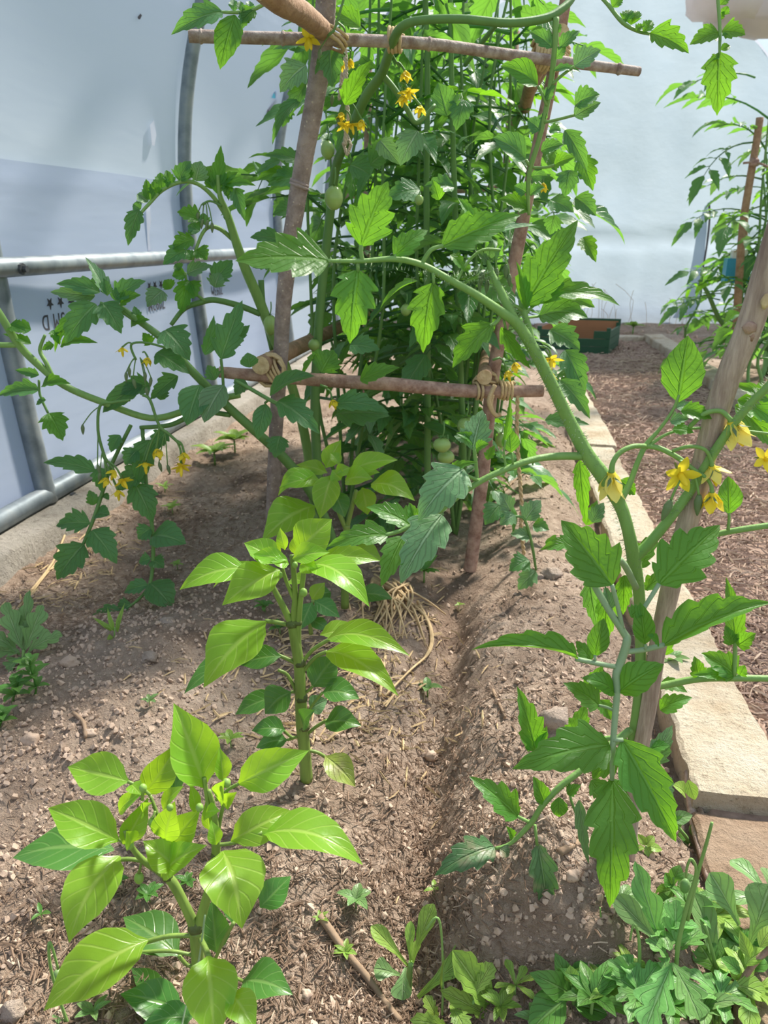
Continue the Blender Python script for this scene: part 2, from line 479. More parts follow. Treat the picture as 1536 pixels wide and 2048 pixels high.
def leaf(mb, b, t, wid, N, kind, n=None, m=None, fold=.3, bow=.1, side=0.0, wave=.06, curl=0.0, r=rnd, cup=0.0):
    pr = PROF[kind]
    if n is None:
        n = 30 if pr['k'] else 14
    if m is None:
        m = 3
    A = t - b
    L = max(A.length, 1e-5)
    T = A / L
    N = (N - T * N.dot(T))
    N = N.normalized() if N.length > 1e-6 else T.orthogonal().normalized()
    Sd = T.cross(N)
    c = (b + t) / 2 + N * bow * L * 2 + Sd * side * L * 2
    ph = [r.random(), r.random()]
    wp = r.uniform(0, 6.28)
    hw = wid / 2
    rows = []
    for i in range(n + 1):
        u = i / n
        p = b * (1 - u) ** 2 + c * 2 * u * (1 - u) + t * u * u
        tg = ((c - b) * (1 - u) + (t - c) * u)
        tg = tg.normalized() if tg.length > 1e-9 else T
        sd = tg.cross(N); sd = sd.normalized() if sd.length > 1e-6 else Sd
        nn = sd.cross(tg)
        env = interp(pr['tab'], u)
        row = []
        for j in range(-m, m + 1):
            v = j / m
            av = abs(v)
            k = 1.0
            if pr['k'] and j:
                f = (u * pr['k'] + ph[0 if j < 0 else 1]) % 1.0
                if kind == 'poppy':
                    saw = math.sin(f * math.pi) ** 0.8
                else:
                    saw = f ** 0.8 if f < 0.86 else (1 - f) / 0.14
                dp = pr['depth'] * (1 - .35 * u)
                k = 1 - dp * (1 - saw)
            ww = hw * env * k
            fa = fold * (0.6 + 0.4 * av)
            off = sd * (v * ww * math.cos(fa)) + nn * (av * ww * math.sin(fa) - cup * (av * av) * ww)
            off += nn * (wave * hw * av * math.sin(u * 9 + wp + (2.0 if j > 0 else 0)) * env)
            off += tg * (pr['sweep'] * av * ww)
            row.append(mb.add(p + off, (u, (v + 1) / 2)))
        rows.append(row)
    for a, bb in zip(rows, rows[1:]):
        for j in range(2 * m):
            mb.face(a[j], a[j + 1], bb[j + 1], bb[j])

def facing(p, T, roll=0.0, upw=0.55):
    n = (CAM - p).normalized() * 0.75 + Vector((0, 0, upw))
    n = n - T * n.dot(T)
    n = n.normalized() if n.length > 1e-5 else T.orthogonal().normalized()
    return Matrix.Rotation(R_(roll), 3, T) @ n

WK = {'pepper': 1.14, 'tomato': 1.28, 'lobed': 1.26, 'oval': 1.18, 'ovate': 1.12}
def leaf_px(mb, b, t, wpx, kind, roll=None, bow=None, fold=None, r=rnd, upw=.55, **kw):
    B, T_ = P(*b), P(*t)
    mid = ((b[0] + t[0]) / 2, (b[1] + t[1]) / 2, (b[2] + t[2]) / 2)
    wid = wpx * ZC(*mid) / FPX * WK.get(kind, 1.05)
    d = (T_ - B).normalized()
    if roll is None:
        roll = r.uniform(-22, 22)
    if bow is None:
        bow = r.uniform(.04, .14)
    if fold is None:
        fold = r.uniform(.12, .4)
    leaf(mb, B, T_, wid, facing((B + T_) / 2, d, roll, upw), kind, bow=bow, fold=fold, r=r, **kw)

def tube_px(mb, pts, sides=8, sub=4, **kw):      # (px, py, d, width px)
    mb.tube([P(*q[:3]) for q in pts], [q[3] * ZC(*q[:3]) / FPX / 2 for q in pts], sides, sub, **kw)
# ================================================================== SETTING
def ss(x, a, b):
    t = min(1, max(0, (x - a) / (b - a)))
    return t * t * (3 - 2 * t)
def gauss(x, y, cx, cy, sx_, sy_):
    return math.exp(-((x - cx) / sx_) ** 2 - ((y - cy) / sy_) ** 2)
def gz_smooth(x, y):
    z = -0.035
    z += 0.075 * gauss(x, 0, 0.18, 0, .17, 1) * ss(y, .80, .98) * (1 - .6 * ss(y, 3, 6))       # ridge along the tomato row
    z += 0.075 * gauss(x, 0, 0.07, 0, .13, 1) * ss(y, .86, .965) * (1 - ss(y, 1.02, 1.2))
    z -= 0.035 * gauss(x, y, .02, .82, .2, .08)
    z -= 0.10 * gauss(x, 0, -0.10, 0, .065, 1) * ss(y, .7, 1.0) * (1 - ss(y, 1.9, 2.4))          # furrow
    z += 0.09 * gauss(x, y, -0.88, 1.45, .30, .55)                                           # raised soil on the left
    z += 0.03 * gauss(x, y, -0.5, 2.4, .4, .8)
    z -= 0.05 * gauss(x, y, -1.1, 2.25, .3, .35)
    z -= 0.03 * gauss(x, y, -0.05, .72, .3, .2)
    z -= 0.055 * ss(x, .3, .40)                                                              # drops beside the kerb
    return z
def gz(x, y):
    if x > 0.42 and x < 1.53:
        return -0.045 + .012 * noise.noise(Vector((x * 6, y * 6, 5)))
    if x >= 1.53:
        return -0.03 + .03 * noise.noise(Vector((x * 3, y * 3, 9)))
    z = gz_smooth(x, y)
    v = Vector((x, y, 0))
    z += .022 * noise.noise(v * 5) + .012 * noise.noise(v * 14 + Vector((3, 1, 2)))
    z += (.026 * noise.noise(v * 13 + Vector((1, 7, 3))) + .012 * noise.noise(v * 27)) * gauss(x, y, .05, 1.0, .26, .38)
    rough = .35 + .65 * ss(noise.noise(v * 2.3 + Vector((9, 4, 1))), -.3, .4)
    z += rough * (.012 * noise.noise(v * 34) + .008 * abs(noise.noise(v * 70)))
    return z
def GG(px, py):
    z = 0.0
    for _ in range(5):
        g = G(px, py, z)
        z = gz(g.x, g.y)
    return Vector((g.x, g.y, z))

def grid_floor(name, x0, x1, ys, nx, mat, hz, skirt=True):
    mb = MB()
    rows = []
    for y in ys:
        rows.append([mb.add(Vector((x0 + (x1 - x0) * i / nx, y, hz(x0 + (x1 - x0) * i / nx, y)))) for i in range(nx + 1)])
    for a, b in zip(rows, rows[1:]):
        for i in range(nx):
            mb.face(a[i], a[i + 1], b[i + 1], b[i])
    o = mb.build(name, mat)
    return tag(o, kind='structure')
def yspace(y0, y1, s0, g):
    ys = [y0]; s = s0
    while ys[-1] < y1:
        ys.append(ys[-1] + s); s *= g
    ys[-1] = y1
    return ys
grid_floor('floor', -1.56, 0.43, yspace(.25, 10.62, .0062, 1.0052), 300, M['soil'], gz)
grid_floor('floor_path', 0.42, 1.55, yspace(.25, 10.62, .03, 1.012), 40, M['mulch_bed'], gz)
grid_floor('floor_far_bed', 1.54, 3.6, yspace(.25, 10.62, .05, 1.012), 40, M['soil'], gz)
gp = MB(); gp.box(Vector((0, 5, -.35)), Vector((40, 0, 0)), Vector((0, 40, 0)), Vector((0, 0, .05)))
tag(gp.build('ground', M['grass_out'], smooth=False), kind='structure')

# --- concrete base under the left wall, and at the far end
def rough_box(mb, x0, x1, y0, y1, z0, z1, step=.08, amp=.006, seed=0, bev=.012):
    ny = max(2, int((y1 - y0) / step)); fr = 9
    prof = []
    xs = [x0 + bev, (x0 * 2 + x1) / 3, (x0 + 2 * x1) / 3, x1 - bev]
    prof += [(x0, z0), (x0, (z0 + z1) / 2), (x0, z1 - bev)] + [(x, z1) for x in xs] + [(x1, z1 - bev), (x1, (z0 + z1) / 2), (x1, z0)]
    rows = []
    for i in range(ny + 1):
        y = y0 + (y1 - y0) * i / ny
        row = []
        for (x, z) in prof:
            v = Vector((x, y, z))
            e = 0.55 if i in (0, ny) else 1.0
            d = Vector((noise.noise(v * 9 + Vector((seed, 0, 0))), (0 if 0 < i < ny else noise.noise(v * 14)), .5 * noise.noise(v * 9 + Vector((0, seed, 5))))) * amp + Vector((noise.noise(v * 37), 0, .6 * noise.noise(v * 31 + Vector((2, 2, 2))))) * amp * .55
            v = v + d
            if i in (0, ny):
                v.z -= 0.004
            row.append(mb.add(v))
        rows.append(row)
    for a, b in zip(rows, rows[1:]):
        for k in range(len(prof) - 1):
            mb.face(a[k], b[k], b[k + 1], a[k + 1])
    mb.face(*rows[0]); mb.face(*reversed(rows[-1]))
m = MB(); rough_box(m, -1.98, -1.53, .3, 10.7, -.3, .055, .09, .008, 3)
tag(m.build('baseboard_left', M['concrete']), kind='structure')
m = MB(); rough_box(m, 0, .25, 0, 5.6, -.3, .12, .3, .008, 8)
bb = m.build('baseboard_back', M['concrete']); bb.rotation_euler = (0, 0, -math.pi / 2); bb.location = (-2.0 * S, 10.92 * S, 0)
tag(bb, kind='structure')

# --- kerbs
kerb = bpy.data.objects.new('trim_1', None); COL.objects.link(kerb); kerb['kind'] = 'structure'; kerb['_b'] = (0, 0, 0)
def kerb_stone(par, x0, x1, y0, y1, z1, seed, mat, ry=0, yaw=0.0):
    mb = MB(); rough_box(mb, x0, x1, y0, y1, -.16, z1, .022, .010, seed, .008)
    if yaw:
        c = Vector(((x0 + x1) / 2, y1, 0)); R = Matrix.Rotation(yaw, 3, 'Z')
        mb.v = [R @ (v - c) + c for v in mb.v]
    return mb.build('kerb_stone', mat, par, sharp=38)
kerb_stone(kerb, .405, .61, .32, 1.275, -.035, 1, M['kerb_brown'], yaw=-.06)
kerb_stone(kerb, .415, .60, 1.30, 2.62, .0, 2, M['kerb'])
kerb_stone(kerb, .42, .60, 2.65, 3.98, -.008, 3, M['kerb'])
kerb_stone(kerb, .425, .605, 4.0, 5.35, .0, 4, M['kerb'], yaw=.01)
kerb_stone(kerb, .43, .61, 5.38, 6.7, -.005, 5, M['kerb'])
kerb_stone(kerb, .43, .61, 6.73, 8.0, .0, 6, M['kerb'])
kerb2 = bpy.data.objects.new('trim_2', None); COL.objects.link(kerb2); kerb2['kind'] = 'structure'; kerb2['_b'] = (0, 0, 0)
for i, (y0, y1) in enumerate(((3.0, 4.3), (4.33, 5.6), (5.63, 7.0), (7.03, 8.7))):
    kerb_stone(kerb2, 1.50, 1.68, y0, y1, .03 + .004 * i, 11 + i, M['kerb'], yaw=.02)
mb = MB(); rough_box(mb, 0, .14, 0, .62, -.16, .02, .1, .01, 17)
ks = mb.build('kerb_stone', M['kerb'], kerb2); ks.rotation_euler = (0, 0, math.pi / 2 + .03); ks.location = Vector((1.52, 8.62, 0)) * S

# --- the tunnel: film, hoops and rails
HX, HZ, HR = .89, 1.2, 2.63
def hoop_x(z):               # left flank of a hoop
    if z > HZ:
        return HX - math.sqrt(max(0, HR ** 2 - (z - HZ) ** 2))
    return -1.74 + .085 * ((HZ - z) / HZ) ** 1.6
wall = MB()
ys = [0.2 + .1 * i for i in range(106)]
zs = [-.05 + .07 * i for i in range(42)]
HOOPY = (.75, 2.55, 4.35, 6.15, 7.95, 9.75)
rows = []
for y in ys:
    row = []
    dh = min(abs(y - h) for h in HOOPY)
    for z in zs:
        x = hoop_x(z) - .045
        x += -.03 * math.sin(min(1, dh / .9) * math.pi / 2) + .012 * noise.noise(Vector((0, y * 1.1, z * 1.6)))
        x += .010 * max(0, noise.noise(Vector((4, y * 2.2 + z * 1.4, z * .7 - y * .5)))) ** 2
        row.append(wall.add(Vector((x, y, z)), (y, z)))
    rows.append(row)
for a, b in zip(rows, rows[1:]):
    for k in range(len(zs) - 1):
        wall.face(a[k], a[k + 1], b[k + 1], b[k])
wl = tag(wall.build('wall_left', M['film']), kind='structure')
# second layer lapped over the lower half
lap = MB()
def lap_x(y, z):
    dh = min(abs(y - h) for h in HOOPY)
    return hoop_x(z) - .028 - .03 * math.sin(min(1, dh / .9) * math.pi / 2) + .012 * noise.noise(Vector((0, y * 1.1, z * 1.6)))
ztop = lambda y: 1.27 + .0 * y + .01 * math.sin(y * 2)
rows = []
ys2 = [.2 + .1 * i for i in range(62)]
for y in ys2:
    row = []
    dh = min(abs(y - h) for h in HOOPY)
    for k in range(16):
        t = k / 15
        z = -.05 + (ztop(y) + .05) * t
        x = hoop_x(z) - .040 - .03 * math.sin(min(1, dh / .9) * math.pi / 2) + .012 * noise.noise(Vector((0, y * 1.1, z * 1.6))) + .012
        if k == 15:
            x += .012
        row.append(lap.add(Vector((x, y, z)), (y, z)))
    rows.append(row)
for a, b in zip(rows, rows[1:]):
    for k in range(15):
        lap.face(a[k], a[k + 1], b[k + 1], b[k])
lap.build('lapped_film', M['film'], wl, Vector((0, 0, 0)))
def patch(name, mat, pts, X=-1.735):
    mb = MB()
    for _ in range(4):
        p = PX(*pts[0], X); X = lap_x(p.y, p.z) + (.004 if p.z < 1.27 else -.008)
    ids = [mb.add(PX(a, b, X + .006)) for a, b in pts]
    ids2 = [mb.add(PX(a, b, X) ) for a, b in pts]
    mb.face(*ids)
    for i in range(len(pts)):
        j = (i + 1) % len(pts)
        mb.face(ids[i], ids2[i], ids2[j], ids[j])
    return mb.build(name, mat, wl, Vector((0, 0, 0)), smooth=False)
patch('tear', M['tear'], [(275, 34), (281, 27), (284, 31), (280, 39), (276, 38)], -1.66)
patch('scrap', M['tear'], [(531, 232), (543, 196), (546, 199), (537, 228)], -1.68)
patch('scrap', M['blue_scrap'], [(543, 196), (549, 181), (551, 197)], -1.68)
patch('tape_patch', M['tape'], [(292, 420), (300, 412), (302, 440), (299, 470), (301, 500), (296, 503), (294, 460)])
patch('tape_patch', M['tape'], [(300, 250), (308, 240), (313, 270), (309, 292), (304, 290)], -1.72)

# print on the film, seen upside down
def print_mesh(body, size):
    cu = bpy.data.curves.new('t', 'FONT'); cu.body = body; cu.size = size; cu.align_x = 'CENTER'; cu.align_y = 'CENTER'; cu.extrude = .0008
    cu.space_character = 1.12
    o = bpy.data.objects.new('t', cu); COL.objects.link(o)
    dg = bpy.context.evaluated_depsgraph_get(); dg.update()
    me = bpy.data.meshes.new_from_object(o.evaluated_get(dg))
    bpy.data.objects.remove(o)
    return me
def star_mesh(r):
    mb = MB()
    for z in (.0008, -.0008):
        c = mb.add(Vector((0, 0, z)))
        ring = [mb.add(Vector((math.sin(i * math.pi / 5), math.cos(i * math.pi / 5), 0)) * (r if i % 2 == 0 else r * .42) + Vector((0, 0, z))) for i in range(10)]
        for i in range(10):
            mb.face(c, ring[i], ring[(i + 1) % 10])
    return mb.mesh('star', M['print'], smooth=False)
smesh = star_mesh(.026)
def put_print(me, name, px, py, sx_=1.0, X=-1.79):
    for _ in range(4):
        p = PX(px, py, X); X = lap_x(p.y, p.z) + .006
    o = bpy.data.objects.new(name, me); COL.objects.link(o); o.parent = wl
    me.materials.clear()
    me.materials.append(M['print'])
    # local x runs towards -y (rotated half a turn), local y downwards, normal faces +x
    R = Matrix(((0, 0, 1), (-1, 0, 0), (0, -1, 0))).transposed()
    R = Matrix(((0, 0, 1), (-1, 0, 0), (0, -1, 0)))
    o.matrix_local = Matrix.Translation(p * S) @ R.to_4x4() @ Matrix.Diagonal((sx_, 1, 1, 1))
    return o
for a, b in ((100, 607), (121, 604), (142, 601), (299, 573), (310, 571), (322, 569)):
    put_print(smesh, 'star', a, b, 1.0)
put_print(print_mesh('5M D', .085 * S), 'printed_letters', 108, 641, .8)
put_print(print_mesh('7093M', .085 * S), 'printed_letters', 313, 607, .8)
for a, b in ((421, 551), (430, 549)):
    put_print(smesh, 'star', a, b, 1.0)
put_print(print_mesh('7093M', .085 * S), 'printed_letters', 434, 580, .8)

# back wall
bw = MB()
rows = []
YB = 10.62
for i in range(61):
    t = i / 60
    x = -1.74 + 2 * HR * t
    ztop_ = HZ + math.sqrt(max(0, HR ** 2 - (x - HX) ** 2))
    row = []
    for k in range(41):
        z = -.1 + (ztop_ + .1) * k / 40
        y = YB + .05 * noise.noise(Vector((x * .8, z * .9, 2))) + .03 * noise.noise(Vector((x * 2.5, z * 1.2, 7)))
        if z < .95:
            y += .035 * noise.noise(Vector((x * 5.5, z * .8, 1))) - .05 * (1 - z / .95)
        y -= .06 * math.exp(-((z - .98) / .05) ** 2)
        row.append(bw.add(Vector((x, y, z)), (x, z)))
    rows.append(row)
for a, b in zip(rows, rows[1:]):
    for k in range(40):
        bw.face(a[k], b[k], b[k + 1], a[k + 1])
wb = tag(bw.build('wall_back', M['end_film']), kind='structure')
# fold / slit of the door flap
mb = MB()
pts = [PY(x, y, YB - .13) for x, y in ((1418, 405), (1419, 440), (1413, 495), (1402, 560))]
mb.tube(pts, [.014, .012, .012, .01], 6, 3)
mb.build('flap_edge', M['tear'], wb, Vector((0, 0, 0)))
mb = MB()
a = [PY(x, y, YB - .14) for x, y in ((1410, 412), (1396, 450), (1385, 520), (1368, 600), (1345, 636))]
b = [PY(x, y, YB - .11) for x, y in ((1416, 408), (1414, 450), (1408, 520), (1398, 600), (1392, 636))]
ra = [mb.add(p) for p in a]; rb = [mb.add(p) for p in b]
for i in range(4):
    mb.face(ra[i], rb[i], rb[i + 1], ra[i + 1])
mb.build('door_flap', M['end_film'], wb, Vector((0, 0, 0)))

# strip of roof film at the far right
rf = MB(); rows = []
for i in range(9):
    y = 9.3 + 1.32 * i / 8
    row = []
    for k in range(17):
        a_ = R_(4 + 72 * k / 16)
        row.append(rf.add(Vector((HX + (HR + .03) * math.cos(a_), y, HZ + (HR + .03) * math.sin(a_) + .02 * noise.noise(Vector((y * 2, k * .5, 3)))))))
    rows.append(row)
for a, b in zip(rows, rows[1:]):
    for k in range(16):
        rf.face(a[k], a[k + 1], b[k + 1], b[k])
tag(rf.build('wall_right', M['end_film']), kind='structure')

# hoops and rails
frame = bpy.data.objects.new('trim_3', None); COL.objects.link(frame); frame['kind'] = 'structure'; frame['_b'] = (0, 0, 0)
for y in HOOPY:
    mb = MB()
    pts = [Vector((hoop_x(z), y, z)) for z in (.06, .25, .5, .75, 1.0, 1.2, 1.4, 1.65, 1.9, 2.15, 2.4)]
    a0 = math.acos((pts[-1].x - HX) / HR)
    for k in range(1, 15):
        a_ = a0 * (1 - k / 14)
        pts.append(Vector((HX + HR * math.cos(a_), y, HZ + HR * math.sin(a_))))
    pts.append(Vector((HX + HR - .06, y, .0)))
    mb.tube(pts, .036, 12, 3)
    mb.build('hoop', M['steel'], frame)
mb = MB(); mb.tube([Vector((-1.70, .3, .905)), Vector((-1.70, 3.2, .905)), Vector((-1.70, 6.1, .905)), Vector((-1.70, 10.4, .905))], .034, 12, 1)
mb.build('side_rail', M['steel'], frame)
mb = MB(); mb.tube([Vector((-1.665, .3, .088)), Vector((-1.665, 5, .088)), Vector((-1.665, 10.4, .088))], .036, 12, 1)
mb.build('base_rail', M['steel'], frame)
for px, py, X in ((43, 538, -1.665), (145, 994, -1.63)):
    p = PX(px, py, X)
    mb = MB(); mb.tube([p, p + Vector((.022, 0, 0))], .012, 6, 1); mb.tube([p - Vector((.002, 0, 0)), p + Vector((.008, 0, 0))], .02, 8, 1)
    mb.build('bolt', M['steel_dark'], frame, smooth=False)

# rolled film at the top right
rl = MB()
for i, (px, py, rr) in enumerate(((1440, 0, .30), (1480, 18, .33), (1530, 25, .36), (1590, 20, .36), (1500, -40, .4), (1570, -50, .4))):
    rl.blob(PY(px, py, 9.0), rr, .3, rr * .62, 12, 8, .35, i)
tag(rl.build('rolled_film', M['cloth_white']), 'bunched pale film rolled up under the roof at the far end', 'film')

# ================================================================== LITTER ON THE GROUND (uncountable)
def sliver(mb, p, ln, wd_, th, ang, tilt, r):
    d = Vector((math.cos(ang) * math.cos(tilt), math.sin(ang) * math.cos(tilt), math.sin(tilt)))
    s_ = Vector((-d.y, d.x, 0)).normalized() * wd_ / 2
    u = d.cross(s_).normalized() * th / 2
    bend = u.normalized() * r.uniform(-.08, .12) * ln
    n = len(mb.v)
    for q, k in ((p - d * ln / 2, .7), (p + bend, 1), (p + d * ln / 2, .5)):
        mb.add(q + s_ * k + u * 0); mb.add(q + u * 2 * k); mb.add(q - s_ * k); 
    for a in (0, 3):
        for i in range(3):
            j = (i + 1) % 3
            mb.face(n + a + i, n + a + j, n + a + 3 + j, n + a + 3 + i)
    mb.face(n, n + 2, n + 1); mb.face(n + 6, n + 7, n + 8)
def litter(name, mat, cnt, gen, sizes, r, lift=.004):
    mb = MB()
    k = 0
    while k < cnt:
        q = gen(r)
        if q is None:
            continue
        x, y = q
        ln = r.uniform(*sizes) * (1 + .25 * max(0, y - 2))
        sliver(mb, Vector((x, y, gz(x, y) + lift * r.uniform(.4, 2.2))), ln, ln * r.uniform(.08, .17) if ln < .05 else ln * r.uniform(.05, .12), ln * .07, r.uniform(0, 6.28), r.gauss(0, .18), r)
        k += 1
    return tag(mb.build(name, mat, smooth=False), kind='stuff')
def depth_y(r, y0, y1):
    t = r.random()
    return y0 * (y1 / y0) ** t
r1 = random.Random(21)
path_gen = lambda r: (r.uniform(.62, 1.5), depth_y(r, .5, 9.5))
tag(litter('path_mulch', M['chip'], 19000, path_gen, (.03, .062), r1), 'brown shredded mulch covering the path', 'mulch')
tag(litter('pale_path_mulch', M['chip_pale'], 5200, path_gen, (.025, .06), r1, .007), 'pale chips scattered through the path mulch', 'mulch')
def bed_gen(r):
    y = depth_y(r, .4, 4.5); x = r.uniform(-1.5, .4)
    n_ = noise.noise(Vector((x * 2.4, y * 2.4, 4)))
    thick = gauss(x, y, -.32, .85, .4, .32) + 1.0 * gauss(x, y, -.1, 1.1, .12, .7) + .5 * gauss(x, y, .05, .72, .3, .2) + .6 * gauss(x, y, -1.2, 2.2, .3, .7) + .14 - .5 * gauss(x, y, -.85, 1.4, .25, .4)
    return (x, y) if r.random() < thick * (.6 + n_) else None
tag(litter('soil_debris', M['bit'], 20000, bed_gen, (.008, .026), r1), 'dark bits of mulch strewn over the soil', 'debris')
tag(litter('pale_soil_debris', M['chip_pale'], 2600, bed_gen, (.007, .022), r1, .005), 'pale bits of mulch strewn over the soil', 'debris')
def straw_gen(r):
    if r.random() < .6:
        return r.gauss(-.36, .17), r.gauss(1.62, .17)
    if r.random() < .5:
        return r.gauss(-.28, .1), r.gauss(2.0, .13)
    return min(-1.2, max(-1.5, r.gauss(-1.38, .08))), r.gauss(2.15, .3)
tag(litter('straw_mulch', M['straw'], 900, straw_gen, (.02, .055), r1, .004), 'dry straw around the middle pepper and by the concrete base', 'straw')
# crumbs of soil
def crumbs(name, cnt, gen, s0, s1, r, mat=M['clod']):
    mb = MB()
    k = 0
    while k < cnt:
        q = gen(r)
        if q is None:
            continue
        x, y = q
        s_ = s0 + (s1 - s0) * r.random() ** 4
        n0 = len(mb.v)
        c = Vector((x, y, gz(x, y) + s_ * .25))
        R = Matrix.Rotation(r.uniform(0, 6), 3, 'Z') @ Matrix.Rotation(r.uniform(0, 3), 3, 'X')
        for d in ((1, 0, 0), (-1, 0, 0), (0, 1, 0), (0, -1, 0), (0, 0, 1), (0, 0, -1), (.6, .6, .6), (-.6, -.6, .6), (.6, -.6, -.6), (-.6, .6, -.6)):
            mb.add(c + R @ (Vector(d) * s_ * r.uniform(.6, 1.1)))
        for f in ((0, 6, 4), (0, 2, 6), (2, 4, 6), (1, 7, 4), (1, 3, 7), (3, 4, 7), (0, 4, 3), (2, 1, 4), (0, 3, 8), (0, 8, 5), (3, 5, 8), (1, 2, 9), (1, 9, 5), (2, 5, 9), (0, 5, 2), (1, 5, 3)):
            mb.face(*[n0 + i for i in f])
        k += 1
    return tag(mb.build(name, mat, smooth=False), kind='stuff')
def crumb_gen(r):
    y = depth_y(r, .4, 5); x = r.uniform(-1.5, .4)
    th = .25 + gauss(x, y, -.85, 1.5, .35, .6) + .9 * gauss(x, y, .08, .98, .2, .3) + .5 * gauss(x, y, .15, 1.4, .2, .5)
    return (x, y) if r.random() < th else None
tag(crumbs('soil_crumbs', 30000, crumb_gen, .0014, .0092, r1), 'small crumbs of dry soil on the bed', 'soil')
def far_gen(r):
    return r.uniform(1.6, 3.4), r.uniform(4, 10.3)
tag(crumbs('far_soil_crumbs', 500, far_gen, .01, .04, r1), 'clods on the far bed', 'soil')
# single stones
STONES = [
    (1102, 1152, 22, 13, 'rock', 'flat pinkish stone on the soil under the trailing tomato shoot'),
    (1078, 1158, 10, 8, 'rock', 'small grey pebble beside the flat pinkish stone'),
    (1108, 1448, 30, 26, 'rock', 'yellowish lump of stone half buried beside the staked tomato'),
    (300, 1318, 17, 10, 'rock', 'pale angular stone on the raised soil at left'),
    (860, 1515, 13, 11, 'clod', 'beige pebble on the smooth soil beside the furrow'),
    (62, 1485, 18, 14, 'clod', 'round clod of soil near the left edge'),
    (180, 1470, 13, 10, 'clod', 'grey clod beside the curved dry stalk'),
    (25, 2030, 24, 20, 'rock', 'pinkish stone in the bottom corner'),
    (612, 1996, 13, 15, 'clod', 'grey brown clod on the mulch beside the nearest pepper'),
    (140, 1330, 20, 13, 'clod', 'broad pale clod on the raised soil above the mint'),
    (1140, 1776, 14, 12, 'clod', 'round clod at the foot of the stake'),
    (1072, 1608, 9, 7, 'rock', 'small reddish pebble behind the lowest tomato leaf'),
    (335, 1247, 17, 9, 'rock', 'broken pale stone at the end of the leaning weed'),
    (1360, 1735, 11, 10, 'clod', 'small clod lying against the kerb'),
    (690, 680, 0, 0, '', ''),
]
for i, (px, py, rx, rz, mt, lb) in enumerate(STONES):
    if not rx:
        continue
    g = GG(px, py)
    k = (g - CAM).dot(wd(*ray(768, 1024))) / FPX
    mb = MB(); mb.blob(g + Vector((0, 0, rz * k * .35)), rx * k, rx * k * .8, rz * k * 1.05, 12, 8, .55, i + 2)
    tag(mb.build('stone', M[mt], None, g), lb, 'stone')
# sticks and roots
def stick(name, pts, wpx, label, cat, mat, twigs=()):
    mb = MB()
    q = []
    for (a, b, *dz) in pts:
        g = GG(a, b); g.z += (dz[0] if dz else .008); q.append(g)
    k = (q[0] - CAM).length / FPX
    mb.tube(q, [wpx * k / 2 * (1 - .3 * i / len(q)) for i in range(len(q))], 7, 4, wob=.08)
    o = mb.build(name, mat, None, q[0])
    return tag(o, label, cat)
stick('twig', [(640, 1838), (690, 1910), (735, 1965), (765, 2005), (800, 2050)], 15, 'long knobbly dry twig lying across the mulch', 'twig', M['stick'])
stick('twig', [(1118, 1715), (1162, 1690)], 15, 'short thick twig at the foot of the stake', 'twig', M['stick'])
stick('dry_stalk', [(148, 1432), (168, 1452), (172, 1480)], 8, 'curved dry stalk on the raised soil', 'stalk', M['stick'])
stick('dry_stalk', [(20, 1245), (60, 1190), (105, 1130), (130, 1075)], 6, 'pale dry stem lying towards the concrete base', 'stalk', M['straw'])
stick('dry_stalk', [(35, 1235), (80, 1170), (125, 1110), (160, 1065)], 4, 'thin straw stem beside the pale dry stem', 'stalk', M['straw'])
stick('twig', [(985, 1385), (1010, 1440)], 6, 'thin grey twig standing in the crumbled soil', 'twig', M['stick'])
stick('twig', [(995, 1000, .01), (1040, 955), (1080, 940)], 5, 'thin twig beside the kerb behind the tall tomato', 'twig', M['stick'])
stick('edging_strip', [(1375, 1560, .02), (1385, 1660, .02), (1412, 1760, .02), (1440, 1860, .02), (1470, 1960, .02)], 16, 'dark weathered strip running along the foot of the kerb', 'strip', M['bark_stake'])
# pulled up plant with dry roots beside the furrow
rt = thing('dried_root_clump', GG(800, 1235), 'tangle of pale dry roots lying beside the middle pepper', 'roots')
mb = MB()
rr = random.Random(5)
for i in range(26):
    a0_ = GG(760 + rr.uniform(-30, 60), 1185 + rr.uniform(-12, 12)); a0_.z += rr.uniform(.01, .05)
    a1_ = GG(790 + rr.gauss(0, 40), 1250 + rr.uniform(-20, 50)); a1_.z += rr.uniform(.005, .03)
    mid = (a0_ + a1_) / 2 + Vector((rr.uniform(-.03, .03), rr.uniform(-.03, .03), rr.uniform(.0, .03)))
    mb.tube([a0_, mid, a1_], [.004, .0035, .002], 5, 4)
for pts in ([(835, 1210), (862, 1265), (860, 1310), (820, 1350), (770, 1400)], [(800, 1200), (850, 1240), (862, 1290), (845, 1330)], [(790, 1215), (775, 1290), (760, 1400)]):
    q = [GG(*p) + Vector((0, 0, .012)) for p in pts]
    mb.tube(q, [.005, .005, .004, .003, .003][:len(q)], 5, 4)
mb.build('root', M['straw'], rt)
mb = MB(); mb.tube([GG(745, 1178) + Vector((0, 0, .03)), GG(800, 1200) + Vector((0, 0, .02))], [.012, .010], 7, 1)
mb.build('stem', M['straw'], rt)

